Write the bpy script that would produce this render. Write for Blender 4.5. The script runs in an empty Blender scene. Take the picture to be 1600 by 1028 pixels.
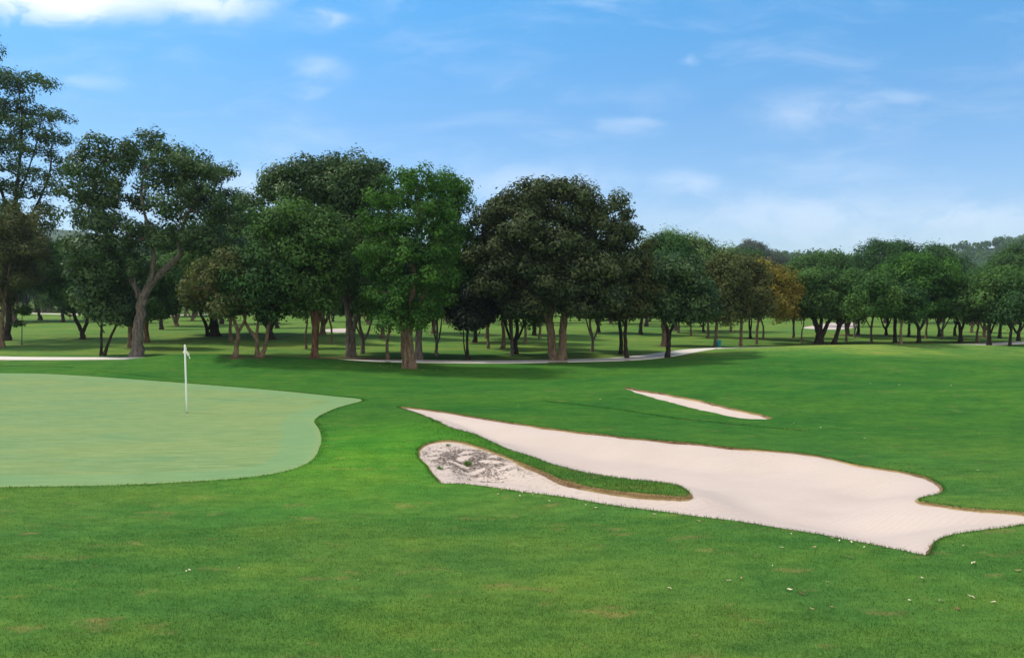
import bpy, math, random
import numpy as np
from mathutils import Vector, geometry
rng = np.random.default_rng(7); random.seed(7)
S = bpy.context.scene; COL = S.collection
R = math.radians

# ------------------------------------------------------------------ camera
CH = 3.6; F = 1300.0; HOR = 465.0          # eye height, focal length in px of the 1600 px photo, horizon row
PITCH = math.atan((514 - HOR) / F)
cd = bpy.data.cameras.new('camera'); cam = bpy.data.objects.new('camera', cd); COL.objects.link(cam)
cd.sensor_width = 36; cd.lens = 36 * F / 1600; cd.clip_start = 0.1; cd.clip_end = 20000
cam.location = (0, 0, CH); cam.rotation_euler = (math.pi / 2 - PITCH, 0, 0)
S.camera = cam

# ------------------------------------------------------------------ light
EL = R(57); AZ = (-0.978, 0.21)            # the sun stands high to the left, a little behind the trees
sun_dir = Vector((AZ[0] * math.cos(EL), AZ[1] * math.cos(EL), math.sin(EL))).normalized()
sd = bpy.data.lights.new('sun', 'SUN'); sd.energy = 2.5; sd.angle = R(7.0); sd.color = (1.0, 0.93, 0.82)
so = bpy.data.objects.new('sun', sd); COL.objects.link(so)
so.rotation_euler = (-sun_dir).to_track_quat('-Z', 'Y').to_euler()
S.view_settings.view_transform = 'Standard'; S.view_settings.look = 'None'
S.view_settings.exposure = 0.55; S.view_settings.gamma = 1.0
S.cycles.max_bounces = 6; S.cycles.transparent_max_bounces = 6; S.cycles.volume_bounces = 0

def N(nt, typ, **kw):
    n = nt.nodes.new(typ)
    for k, v in kw.items():
        if k.startswith('i_'):
            n.inputs[int(k[2:])].default_value = v
        else: setattr(n, k, v)
    return n
def MATH(nt, op, a, b=None, c=None, clamp=False):
    n = nt.nodes.new('ShaderNodeMath'); n.operation = op; n.use_clamp = clamp
    for i, v in enumerate((a, b, c)):
        if v is None: continue
        if isinstance(v, (int, float)): n.inputs[i].default_value = v
        else: nt.links.new(v, n.inputs[i])
    return n.outputs[0]
def MIX(nt, fac, a, b, mode='MIX'):
    n = nt.nodes.new('ShaderNodeMix'); n.data_type = 'RGBA'; n.blend_type = mode
    for i, v in ((0, fac), (6, a), (7, b)):
        if isinstance(v, (int, float)): n.inputs[i].default_value = v
        elif isinstance(v, tuple): n.inputs[i].default_value = (*v, 1)
        else: nt.links.new(v, n.inputs[i])
    return n.outputs[2]
def RAMP(nt, fac, a, b):
    return MATH(nt, 'SMOOTHSTEP', fac, a, b) if False else smooth(nt, fac, a, b)
def smooth(nt, fac, a, b):
    n = nt.nodes.new('ShaderNodeMapRange'); n.interpolation_type = 'SMOOTHSTEP'
    nt.links.new(fac, n.inputs[0]); n.inputs[1].default_value = a; n.inputs[2].default_value = b
    return n.outputs[0]
def NOISE(nt, vec, scale, detail=4, rough=0.55, dist=0.0):
    n = nt.nodes.new('ShaderNodeTexNoise'); n.inputs['Scale'].default_value = scale
    n.inputs['Detail'].default_value = detail; n.inputs['Roughness'].default_value = rough
    n.inputs['Distortion'].default_value = dist
    nt.links.new(vec, n.inputs['Vector']); return n.outputs['Fac']
def MAP(nt, vec, scale=(1, 1, 1), rot=(0, 0, 0), loc=(0, 0, 0)):
    n = nt.nodes.new('ShaderNodeMapping'); n.inputs['Scale'].default_value = scale
    n.inputs['Rotation'].default_value = rot; n.inputs['Location'].default_value = loc
    nt.links.new(vec, n.inputs['Vector']); return n.outputs[0]

# ------------------------------------------------------------------ world: sky and thin cloud
W = bpy.data.worlds.new('World'); S.world = W; W.use_nodes = True
nt = W.node_tree; nt.nodes.clear()
sky = N(nt, 'ShaderNodeTexSky'); sky.sky_type = 'NISHITA'; sky.sun_disc = False
sky.sun_elevation = EL; sky.sun_rotation = math.atan2(AZ[0], AZ[1])
sky.altitude = 0; sky.air_density = 1.0; sky.dust_density = 0.3; sky.ozone_density = 2.5
tc = N(nt, 'ShaderNodeTexCoord'); sep = N(nt, 'ShaderNodeSeparateXYZ'); nt.links.new(tc.outputs['Generated'], sep.inputs[0])
yy = MATH(nt, 'MAXIMUM', sep.outputs[1], 0.02)
u = MATH(nt, 'DIVIDE', sep.outputs[0], yy); v = MATH(nt, 'DIVIDE', sep.outputs[2], yy)
cv = N(nt, 'ShaderNodeCombineXYZ'); nt.links.new(u, cv.inputs[0]); nt.links.new(v, cv.inputs[1])
uv0 = cv.outputs[0]
wn = N(nt, 'ShaderNodeTexNoise'); wn.inputs['Scale'].default_value = 9; wn.inputs['Detail'].default_value = 5; nt.links.new(MAP(nt, uv0, (0.6, 1.4, 1)), wn.inputs['Vector'])
ws = N(nt, 'ShaderNodeVectorMath', operation='SUBTRACT'); nt.links.new(wn.outputs['Color'], ws.inputs[0]); ws.inputs[1].default_value = (.5, .5, .5)
wm = N(nt, 'ShaderNodeVectorMath', operation='MULTIPLY'); nt.links.new(ws.outputs[0], wm.inputs[0]); wm.inputs[1].default_value = (.16, .05, 0)
wa = N(nt, 'ShaderNodeVectorMath', operation='ADD'); nt.links.new(uv0, wa.inputs[0]); nt.links.new(wm.outputs[0], wa.inputs[1]); uv = wa.outputs[0]
wisp = NOISE(nt, MAP(nt, uv, (3.0, 12.0, 1), (0, 0, R(8))), 1.6, 8, 0.6, 0.3)
fine = NOISE(nt, MAP(nt, uv, (5.0, 9.0, 1), (0, 0, R(12))), 3.0, 9, 0.62, 0.4)
def blob(px, py, rx, ry, rot, amt, lo=0.42, hi=0.75, src=None):
    cx = (px - 800) / F; cy = (HOR - py) / F
    m = MAP(nt, uv, (1, 1, 1), (0, 0, 0), (-cx, -cy, 0))
    m = MAP(nt, m, (F / rx, F / ry, 1), (0, 0, R(-rot)))
    # rotation is applied after scale in a point mapping; keep it small
    ln = N(nt, 'ShaderNodeVectorMath', operation='LENGTH'); nt.links.new(m, ln.inputs[0])
    mask = MATH(nt, 'SUBTRACT', 1.0, smooth(nt, ln.outputs[1], 0.0, 1.15))
    s = smooth(nt, MATH(nt, 'ADD', src or fine, MATH(nt, 'MULTIPLY', mask, 0.25)), lo, hi)
    return MATH(nt, 'MULTIPLY', MATH(nt, 'MULTIPLY', mask, s), amt)
blobs = [blob(150, -15, 330, 66, 0, .95, 0.36, 0.62), blob(60, 0, 180, 45, 0, 0.35, 0.35, 0.6), blob(515, 110, 60, 40, 0, .27, .45, .9), blob(500, 145, 45, 25, 0, .2, .45, .9),
         blob(1260, 180, 130, 46, 0, .26, .42, .9), blob(1380, 158, 130, 26, 10, .26, .42, .9), blob(350, 18, 110, 24, 0, .4),
         blob(500, 28, 44, 18, 30, .3), blob(135, 132, 80, 18, 20, .2), blob(1080, 97, 30, 18, 0, .2), blob(980, 192, 95, 18, 5, .22),
         blob(1250, 340, 380, 60, 0, .30), blob(1060, 292, 80, 40, -20, .25), blob(840, 290, 190, 45, 0, .28), blob(400, 300, 130, 70, 0, .3), blob(1560, 350, 200, 50, 0, .25)]
tot = blobs[0]
for b in blobs[1:]: tot = MATH(nt, 'ADD', tot, b)
gen = MATH(nt, 'MULTIPLY', smooth(nt, wisp, 0.45, 0.85), 0.24)
tot = MATH(nt, 'ADD', tot, gen, clamp=True)
hsv = N(nt, 'ShaderNodeHueSaturation'); hsv.inputs['Hue'].default_value = 0.5; hsv.inputs['Saturation'].default_value = 1.0
nt.links.new(sky.outputs[0], hsv.inputs['Color'])
SK = [(0.0, (0.96, 1.02, 1.22)), (0.10, (0.82, 0.98, 1.20)), (0.20, (0.68, 1.02, 1.24)), (0.36, (0.46, 1.22, 1.5)), (1.0, (0.6, 0.85, 1.0))]
rp = N(nt, 'ShaderNodeValToRGB'); nt.links.new(sep.outputs[2], rp.inputs[0]); er = rp.color_ramp.elements
while len(er) < len(SK): er.new(0.5)
for e_, (p_, c_) in zip(er, SK): e_.position = p_; e_.color = (*[min(1, x / 1.5) for x in c_], 1)
zc = MIX(nt, 1.0, hsv.outputs[0], rp.outputs[0], 'MULTIPLY')
# unseen broken cloud, added behind the viewer to fill the tree fronts with light
fill_cloud = NOISE(nt, MAP(nt, tc.outputs['Generated'], (2.2, 2.2, 3.5)), 1.0, 5, 0.55)
bm_ = MATH(nt, 'MULTIPLY', smooth(nt, sep.outputs[1], 0.25, -0.35), smooth(nt, fill_cloud, 0.30, 0.55))
zc = MIX(nt, bm_, zc, (7.1, 7.1, 6.95))
cl = MIX(nt, tot, zc, (5.5, 5.85, 6.4))
bg = N(nt, 'ShaderNodeBackground'); bg.inputs[1].default_value = 0.138
nt.links.new(cl, bg.inputs[0]); wo = N(nt, 'ShaderNodeOutputWorld'); nt.links.new(bg.outputs[0], wo.inputs[0])

# ------------------------------------------------------------------ helpers
def ray(px, py):
    x = (px - 800) / F; yv = (514 - py) / F
    c, s = math.cos(PITCH), math.sin(PITCH)
    return np.array([x, c + yv * s, -s + yv * c])
def gauss(x, y, cx, cy, sx, sy, a): return a * np.exp(-0.5 * (((x - cx) / sx) ** 2 + ((y - cy) / sy) ** 2))
def sst(t): t = np.clip(t, 0, 1); return t * t * (3 - 2 * t)
def h_mid(x, y):
    """gentle ground without the raised tongue of turf in the bunker"""
    x = np.asarray(x, float); y = np.asarray(y, float)
    z = 0.05 * np.sin(x * 0.31 + 1.3) * np.cos(y * 0.27) + 0.04 * np.sin(x * 0.17 - y * 0.23 + 2) * sst((y - 8) / 8)
    z = z * sst((170 - y) / 100)
    z = z + gauss(x, y, -17.2, 43.0, 2.9, 2.0, 0.50) + gauss(x, y, -11.0, 42.8, 3.6, 2.0, 0.48)   # rise before the path, left of centre
    z = z + gauss(x, y, 19.0, 52.5, 5.5, 3.0, 0.50) + gauss(x, y, 28.5, 54.5, 5.5, 2.6, 0.42) + gauss(x, y, 33, 44, 8, 3, 0.34) + gauss(x, y, 12, 44, 6, 2, 0.12)
    z = z + gauss(x, y, 6.5, 33.5, 4.5, 2.2, 0.48) + gauss(x, y, 18, 29.5, 7, 1.9, 0.46) + gauss(x, y, 13, 38, 10, 2.2, -0.38) + gauss(x, y, 21, 24.5, 5, 1.8, -0.2)
    z = z + gauss(x, y, -3.0, 19.5, 1.7, 3.0, 0.16) + gauss(x, y, -7, 14.2, 6, 1.0, -0.10) + gauss(x, y, 16, 19, 3, 3, 0.15)
    z = z + gauss(x, y, -30, 75, 14, 6, 0.5) + gauss(x, y, -6, 84, 18, 6, 0.25)
    z = z + 0.011 * np.maximum(y - 135, 0) * sst((y - 135) / 60) * sst((420 - y) / 200)
    z = z + sst((y - 250) / 150) * 2.5
    z = z + gauss(x, y, 470, 690, 165, 150, 46) + gauss(x, y, 150, 450, 46, 60, 15) + gauss(x, y, 330, 460, 80, 70, 6)
    z = z + gauss(x, y, 440, 1380, 190, 110, 76) + gauss(x, y, -740, 1300, 240, 120, 110) + gauss(x, y, -120, 1380, 150, 90, 50)
    return z
def on_plane(px, py, z=0.0):
    r = ray(px, py); t = (z - CH) / r[2]; return np.array([r[0] * t, r[1] * t])
TC = np.array([on_plane(a, b, 0.1) for a, b in ((690, 672), (740, 688), (800, 716), (860, 737), (930, 752), (1000, 761), (1062, 765))])
def seg_dist(x, y, P, closed=False):
    x = np.asarray(x, float); y = np.asarray(y, float); best = np.full(x.shape, 1e9); Q = list(P) + ([P[0]] if closed else [])
    for a, b in zip(Q[:-1], Q[1:]):
        dx, dy = b[0] - a[0], b[1] - a[1]; L = dx * dx + dy * dy + 1e-12
        t = np.clip(((x - a[0]) * dx + (y - a[1]) * dy) / L, 0, 1)
        best = np.minimum(best, (x - a[0] - t * dx) ** 2 + (y - a[1] - t * dy) ** 2)
    return np.sqrt(best)
def hgt(x, y):
    d = seg_dist(x, y, TC)
    return h_mid(x, y) + 0.15 * np.exp(-0.5 * (d / 0.75) ** 2)
TS = np.geomspace(3, 1600, 2200)
def hit(px, py, fn=hgt):
    r = ray(px, py); X = r[0] * TS; Y = r[1] * TS; Z = CH + r[2] * TS
    b = np.nonzero(Z < fn(X, Y))[0]
    if len(b) == 0: return np.array([X[-1], Y[-1]])
    i = max(b[0], 1); lo, hi = TS[i - 1], TS[i]
    for _ in range(18):
        m = (lo + hi) / 2
        if CH + r[2] * m < float(fn(r[0] * m, r[1] * m)): hi = m
        else: lo = m
    return np.array([r[0] * hi, r[1] * hi])
def catmull(P, n=8, closed=True):
    P = np.array(P, float); m = len(P); out = []
    rngi = range(m) if closed else range(m - 1)
    for i in rngi:
        if closed: p0, p1, p2, p3 = P[(i - 1) % m], P[i], P[(i + 1) % m], P[(i + 2) % m]
        else: p0, p1, p2, p3 = P[max(i - 1, 0)], P[i], P[i + 1], P[min(i + 2, m - 1)]
        for k in range(n):
            t = k / n
            out.append(0.5 * ((2 * p1) + (-p0 + p2) * t + (2 * p0 - 5 * p1 + 4 * p2 - p3) * t * t + (-p0 + 3 * p1 - 3 * p2 + p3) * t ** 3))
    if not closed: out.append(P[-1])
    return np.array(out)
def resample(P, step, closed=True):
    Q = np.vstack([P, P[:1]]) if closed else P
    d = np.r_[0, np.cumsum(np.linalg.norm(np.diff(Q, axis=0), axis=1))]
    n = max(3, int(d[-1] / step)); s = np.linspace(0, d[-1], n, endpoint=not closed)
    return np.stack([np.interp(s, d, Q[:, 0]), np.interp(s, d, Q[:, 1])], 1)
def inside(x, y, P):
    c = np.zeros(x.shape, bool); bb = P.min(0), P.max(0)
    m = (x > bb[0][0]) & (x < bb[1][0]) & (y > bb[0][1]) & (y < bb[1][1])
    xs, ys = x[m], y[m]; k = np.zeros(xs.shape, bool); j = len(P) - 1
    for i in range(len(P)):
        xi, yi = P[i]; xj, yj = P[j]
        if yi != yj:
            k ^= ((yi > ys) != (yj > ys)) & (xs < (xj - xi) * (ys - yi) / (yj - yi) + xi)
        j = i
    c[m] = k; return c
def mesh_obj(name, V, Fa, mat, parent=None, attr=None, smooth_=False, loc=None):
    me = bpy.data.meshes.new(name); V = np.asarray(V, np.float32); Fa = np.asarray(Fa, np.int32); k = Fa.shape[1]
    me.vertices.add(len(V)); me.vertices.foreach_set('co', V.ravel())
    me.loops.add(Fa.size); me.loops.foreach_set('vertex_index', Fa.ravel())
    me.polygons.add(len(Fa)); me.polygons.foreach_set('loop_start', np.arange(0, Fa.size, k, dtype=np.int32))
    me.polygons.foreach_set('loop_total', np.full(len(Fa), k, np.int32))
    if smooth_: me.polygons.foreach_set('use_smooth', np.ones(len(Fa), bool))
    if attr is not None:
        for an, (dom, arr) in attr.items():
            a = me.attributes.new(an, 'FLOAT', dom); a.data.foreach_set('value', np.asarray(arr, np.float32))
    me.update(); me.validate()
    me.materials.append(mat)
    o = bpy.data.objects.new(name, me); COL.objects.link(o)
    if parent: o.parent = parent
    if loc is not None: o.location = loc
    return o
def tag(o, label=None, cat=None, group=None, kind=None):
    if label: o['label'] = label
    if cat: o['category'] = cat
    if group: o['group'] = group
    if kind: o['kind'] = kind
    return o
def empty(name, loc):
    o = bpy.data.objects.new(name, None); o.empty_display_size = 0.3; o.location = loc; COL.objects.link(o); return o

# ------------------------------------------------------------------ materials
def base_mat(name, rough=0.8, spec=0.3):
    m = bpy.data.materials.new(name); m.use_nodes = True; t = m.node_tree
    b = t.nodes['Principled BSDF']; b.inputs['Roughness'].default_value = rough
    b.inputs['Specular IOR Level'].default_value = spec; return m, t, b
def pos(t): return t.nodes.new('ShaderNodeNewGeometry').outputs['Position']
def turf_color(t, P):
    big = NOISE(t, MAP(t, P, (0.10, 0.16, 0)), 1.0, 3, 0.5)
    mid = NOISE(t, MAP(t, P, (0.45, 0.75, 0)), 1.0, 5, 0.6)
    sm = NOISE(t, MAP(t, P, (3.0, 5.0, 0)), 1.0, 5, 0.65)
    c = MIX(t, smooth(t, big, 0.35, 0.65), (0.038, 0.155, 0.030), (0.066, 0.185, 0.034))
    c = MIX(t, MATH(t, 'MULTIPLY', smooth(t, mid, 0.45, 0.75), 0.45), c, (0.105, 0.235, 0.034))
    c = MIX(t, MATH(t, 'MULTIPLY', smooth(t, mid, 0.50, 0.30), 0.5), c, (0.028, 0.125, 0.030))
    dry = NOISE(t, MAP(t, P, (0.8, 1.6, 0), loc=(9.3, 4.1, 0)), 1.0, 6, 0.7)
    c = MIX(t, MATH(t, 'MULTIPLY', smooth(t, dry, 0.56, 0.70), 0.6), c, (0.16, 0.18, 0.07))
    pit = NOISE(t, MAP(t, P, (2.2, 4.2, 0), loc=(3, 7, 0)), 1.0, 7, 0.75)
    c = MIX(t, MATH(t, 'MULTIPLY', smooth(t, pit, 0.60, 0.74), 0.5), c, (0.030, 0.075, 0.022))
    c = MIX(t, MATH(t, 'MULTIPLY', smooth(t, pit, 0.40, 0.28), 0.35), c, (0.13, 0.21, 0.06))
    c = MIX(t, 1.0, c, MIX(t, sm, (0.60, 0.62, 0.60), (1.42, 1.38, 1.40)), 'MULTIPLY')
    ex = NOISE(t, MAP(t, P, (1.3, 2.4, 0), loc=(1, 8, 0)), 1.0, 7, 0.72)
    c = MIX(t, 1.0, c, MIX(t, smooth(t, ex, 0.30, 0.70), (0.78, 0.86, 0.85), (1.24, 1.14, 1.1)), 'MULTIPLY')
    sp = N(t, 'ShaderNodeSeparateXYZ'); t.links.new(P, sp.inputs[0])          # rougher, drier cut in the foreground; paler, yellower tint beyond the path
    yw = MATH(t, 'ADD', sp.outputs[1], MATH(t, 'MULTIPLY', MATH(t, 'SUBTRACT', big, 0.5), 14))
    c = MIX(t, 1.0, c, MIX(t, smooth(t, yw, 12, 25), (1.60, 1.22, 1.05), (0.84, 0.94, 0.66)), 'MULTIPLY')
    c = MIX(t, 1.0, c, MIX(t, smooth(t, yw, 44, 54), (1, 1, 1), (2.6, 1.45, 1.9)), 'MULTIPLY')
    c = MIX(t, 1.0, c, (0.88, 0.80, 0.90), 'MULTIPLY')
    dv = N(t, 'ShaderNodeVectorMath', operation='DISTANCE'); t.links.new(MAP(t, P, (1, .75, 0)), dv.inputs[0]); dv.inputs[1].default_value = (-3.0, 14.2, 0)
    lush = MATH(t, 'SUBTRACT', 1.0, smooth(t, MATH(t, 'ADD', dv.outputs['Value'], MATH(t, 'MULTIPLY', mid, 3.0)), 1.5, 6.5))
    c = MIX(t, 1.0, c, MIX(t, lush, (1, 1, 1), (1.25, 1.42, 0.8)), 'MULTIPLY')
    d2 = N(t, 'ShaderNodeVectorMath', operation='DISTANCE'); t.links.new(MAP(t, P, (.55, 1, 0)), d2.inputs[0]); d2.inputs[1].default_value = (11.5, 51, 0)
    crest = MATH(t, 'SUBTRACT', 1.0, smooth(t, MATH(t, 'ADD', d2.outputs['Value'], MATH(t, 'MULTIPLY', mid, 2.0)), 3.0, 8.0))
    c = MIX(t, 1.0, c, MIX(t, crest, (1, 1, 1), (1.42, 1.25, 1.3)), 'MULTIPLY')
    c = MIX(t, smooth(t, sp.outputs[1], 330, 520), c, (0.035, 0.065, 0.022))   # wooded slopes far off
    return c, sm
MT, t, b = base_mat('turf', 0.95, 0.04)
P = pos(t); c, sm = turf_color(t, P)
tiny = NOISE(t, MAP(t, P, (26, 40, 20)), 1.0, 4, 0.7)
at = N(t, 'ShaderNodeAttribute'); at.attribute_name = 'soil'; sn = NOISE(t, MAP(t, P, (2.5, 2.5, 0)), 1.0, 5, 0.7)
c = MIX(t, smooth(t, MATH(t, 'ADD', at.outputs['Fac'], MATH(t, 'MULTIPLY', MATH(t, 'SUBTRACT', sn, 0.5), 1.2)), 0.45, 0.9), c, (0.13, 0.085, 0.045))
c = MIX(t, 1.0, c, MIX(t, tiny, (0.6, 0.6, 0.6), (1.4, 1.4, 1.4)), 'MULTIPLY')
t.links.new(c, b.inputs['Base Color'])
bp = N(t, 'ShaderNodeBump'); bp.inputs['Strength'].default_value = 0.6; bp.inputs['Distance'].default_value = 0.03
t.links.new(MATH(t, 'ADD', tiny, sm), bp.inputs['Height']); t.links.new(bp.outputs[0], b.inputs['Normal'])
MBL, t, b = base_mat('grass_blade', 0.8, 0.06)
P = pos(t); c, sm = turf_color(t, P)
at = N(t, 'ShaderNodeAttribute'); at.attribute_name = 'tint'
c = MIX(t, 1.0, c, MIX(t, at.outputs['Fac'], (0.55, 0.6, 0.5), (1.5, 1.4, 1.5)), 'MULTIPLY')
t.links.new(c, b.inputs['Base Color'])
tr = N(t, 'ShaderNodeBsdfTranslucent'); t.links.new(c, tr.inputs[0]); mx = N(t, 'ShaderNodeMixShader'); mx.inputs[0].default_value = 0.35
t.links.new(b.outputs[0], mx.inputs[1]); t.links.new(tr.outputs[0], mx.inputs[2]); t.links.new(mx.outputs[0], t.nodes['Material Output'].inputs[0])
MG, t, b = base_mat('putting_turf', 0.9, 0.08)
P = pos(t)
a1 = NOISE(t, MAP(t, P, (0.18, 0.5, 0)), 1.0, 5, 0.6); a2 = NOISE(t, MAP(t, P, (0.9, 4.2, 0), (0, 0, R(8))), 1.0, 5, 0.65); a3 = NOISE(t, MAP(t, P, (20, 20, 20)), 1.0, 3, 0.6)
c = MIX(t, smooth(t, a1, 0.3, 0.7), (0.132, 0.240, 0.098), (0.200, 0.268, 0.092))
c = MIX(t, MATH(t, 'MULTIPLY', smooth(t, a2, 0.38, 0.68), 0.8), c, (0.215, 0.285, 0.112))
a4 = NOISE(t, MAP(t, P, (1.1, 6.5, 0), (0, 0, R(-12)), loc=(5, 2, 0)), 1.0, 6, 0.7)
c = MIX(t, 1.0, c, MIX(t, smooth(t, a4, 0.25, 0.75), (0.80, 0.84, 0.80), (1.16, 1.12, 1.16)), 'MULTIPLY')
c = MIX(t, 1.0, c, MIX(t, a3, (0.8, 0.8, 0.8), (1.2, 1.2, 1.2)), 'MULTIPLY')
at = N(t, 'ShaderNodeAttribute'); at.attribute_name = 'edge'
ring = MATH(t, 'SUBTRACT', 1.0, smooth(t, at.outputs['Fac'], 0.85, 1.05))
c = MIX(t, MATH(t, 'MULTIPLY', ring, 0.45), c, (0.145, 0.275, 0.125))
rim = MATH(t, 'SUBTRACT', 1.0, smooth(t, at.outputs['Fac'], 0.0, 0.22))
c = MIX(t, MATH(t, 'MULTIPLY', rim, 0.35), c, (0.24, 0.29, 0.10))
t.links.new(c, b.inputs['Base Color'])
bp = N(t, 'ShaderNodeBump'); bp.inputs['Strength'].default_value = 0.3; bp.inputs['Distance'].default_value = 0.01
t.links.new(a3, bp.inputs['Height']); t.links.new(bp.outputs[0], b.inputs['Normal'])
MS, t, b = base_mat('sand', 0.9, 0.2)
P = pos(t)
s1 = NOISE(t, MAP(t, P, (0.5, 0.9, 0)), 1.0, 5, 0.6, 0.6); s2 = NOISE(t, MAP(t, P, (30, 30, 30)), 1.0, 4, 0.6)
wv = N(t, 'ShaderNodeTexWave'); wv.inputs['Scale'].default_value = 2.6; wv.inputs['Distortion'].default_value = 9.0; wv.inputs['Detail'].default_value = 3
wv.inputs['Detail Scale'].default_value = 0.35; t.links.new(MAP(t, P, (1, 1, 0), (0, 0, R(60))), wv.inputs['Vector'])
rk = wv.outputs['Fac']
c = MIX(t, s1, (0.48, 0.385, 0.325), (0.575, 0.475, 0.415))
c = MIX(t, 1.0, c, MIX(t, s2, (0.88, 0.88, 0.88), (1.1, 1.1, 1.1)), 'MULTIPLY'); c = MIX(t, 1.0, c, MIX(t, rk, (0.98, 0.975, 0.97), (1.01, 1.01, 1.01)), 'MULTIPLY')
at = N(t, 'ShaderNodeAttribute'); at.attribute_name = 'dirt'
speck = NOISE(t, MAP(t, P, (10, 13, 10)), 1.0, 6, 0.8)
c = MIX(t, MATH(t, 'MULTIPLY', at.outputs['Fac'], smooth(t, speck, 0.50, 0.64)), c, (0.26, 0.19, 0.13))
t.links.new(c, b.inputs['Base Color'])
bp = N(t, 'ShaderNodeBump'); bp.inputs['Strength'].default_value = 0.32; bp.inputs['Distance'].default_value = 0.03
t.links.new(MATH(t, 'ADD', MATH(t, 'MULTIPLY', wv.outputs['Fac'], 0.07), MATH(t, 'ADD', s2, MATH(t, 'MULTIPLY', s1, 2.5))), bp.inputs['Height']); t.links.new(bp.outputs[0], b.inputs['Normal'])
MD, t, b = base_mat('soil', 0.95, 0.1)
P = pos(t); s1 = NOISE(t, MAP(t, P, (4, 4, 9)), 1.0, 6, 0.7)
c = MIX(t, smooth(t, s1, 0.3, 0.7), (0.10, 0.055, 0.028), (0.30, 0.20, 0.12)); s0 = NOISE(t, MAP(t, P, (0.35, 0.35, 0)), 1.0, 3, 0.6); c = MIX(t, smooth(t, s0, 0.42, 0.6), c, (0.40, 0.30, 0.13)); t.links.new(c, b.inputs['Base Color'])
bp = N(t, 'ShaderNodeBump'); bp.inputs['Strength'].default_value = 1; bp.inputs['Distance'].default_value = 0.03
t.links.new(s1, bp.inputs['Height']); t.links.new(bp.outputs[0], b.inputs['Normal'])
MP, t, b = base_mat('concrete', 0.85, 0.3)
P = pos(t); s1 = NOISE(t, MAP(t, P, (1.5, 1.5, 0)), 1.0, 6, 0.65)
c = MIX(t, s1, (0.56, 0.51, 0.45), (0.70, 0.65, 0.58)); t.links.new(c, b.inputs['Base Color'])
def plain(name, col, rough=0.6, spec=0.4, metal=0.0, var=0.12):
    m, t, b = base_mat(name, rough, spec); b.inputs['Metallic'].default_value = metal
    n = NOISE(t, MAP(t, pos(t), (6, 6, 6)), 1.0, 4, 0.6)
    c = MIX(t, n, tuple(x * (1 - var) for x in col), tuple(min(1, x * (1 + var)) for x in col)); t.links.new(c, b.inputs['Base Color']); return m
def leaf_mat(name, dark, light, trans=0.25, spec=0.10, rough=0.6):
    m, t, b = base_mat(name, rough, spec)
    at = N(t, 'ShaderNodeAttribute'); at.attribute_name = 'tint'
    c = MIX(t, at.outputs['Fac'], dark, light)
    t.links.new(c, b.inputs['Base Color'])
    tr = N(t, 'ShaderNodeBsdfTranslucent'); t.links.new(MIX(t, 1.0, c, (1.2, 1.25, 0.6), 'MULTIPLY'), tr.inputs[0])
    mx = N(t, 'ShaderNodeMixShader'); mx.inputs[0].default_value = trans
    t.links.new(b.outputs[0], mx.inputs[1]); t.links.new(tr.outputs[0], mx.inputs[2]); t.links.new(mx.outputs[0], t.nodes['Material Output'].inputs[0])
    return m
def bark_mat(name, a, bcol, sc=1.0):
    m, t, b = base_mat(name, 0.95, 0.1); P = t.nodes.new('ShaderNodeTexCoord').outputs['Object']
    n = NOISE(t, MAP(t, P, (9 * sc, 9 * sc, 2.2 * sc)), 1.0, 6, 0.7, 0.5); c = MIX(t, smooth(t, n, 0.3, 0.7), a, bcol)
    t.links.new(c, b.inputs['Base Color']); bp = N(t, 'ShaderNodeBump'); bp.inputs['Strength'].default_value = 1.0; bp.inputs['Distance'].default_value = 0.05
    t.links.new(n, bp.inputs['Height']); t.links.new(bp.outputs[0], b.inputs['Normal']); return m
L = dict(
    airy=leaf_mat('leaf_airy', (0.032, 0.065, 0.025), (0.114, 0.189, 0.075)),
    glossy=leaf_mat('leaf_glossy', (0.014, 0.047, 0.012), (0.102, 0.176, 0.051), 0.2, 0.22, 0.5),
    deep=leaf_mat('leaf_deep', (0.013, 0.043, 0.013), (0.066, 0.150, 0.037)),
    fresh=leaf_mat('leaf_fresh', (0.018, 0.070, 0.012), (0.095, 0.215, 0.032), 0.3),
    mid=leaf_mat('leaf_mid', (0.020, 0.061, 0.014), (0.101, 0.194, 0.042)),
    mango=leaf_mat('leaf_mango', (0.018, 0.038, 0.014), (0.110, 0.135, 0.050), 0.18, 0.12),
    black=leaf_mat('leaf_black', (0.006, 0.013, 0.007), (0.018, 0.032, 0.016), 0.05),
    olive=leaf_mat('leaf_olive', (0.043, 0.061, 0.018), (0.132, 0.145, 0.044), 0.25),
    gold=leaf_mat('leaf_gold', (0.090, 0.085, 0.018), (0.480, 0.370, 0.060), 0.3),
    feather=leaf_mat('leaf_feather', (0.050, 0.097, 0.027), (0.176, 0.282, 0.084), 0.3),
    grey=leaf_mat('leaf_grey', (0.043, 0.061, 0.043), (0.106, 0.132, 0.088), 0.2))
B = dict(grey=bark_mat('bark_grey', (0.07, 0.055, 0.045), (0.24, 0.20, 0.165)), dark=bark_mat('bark_dark', (0.015, 0.011, 0.009), (0.06, 0.045, 0.035)),
         red=bark_mat('bark_red', (0.06, 0.028, 0.016), (0.21, 0.115, 0.07)), brown=bark_mat('bark_brown', (0.07, 0.045, 0.028), (0.26, 0.18, 0.12)),
         pale=bark_mat('bark_pale', (0.16, 0.15, 0.13), (0.36, 0.34, 0.30)))

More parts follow.
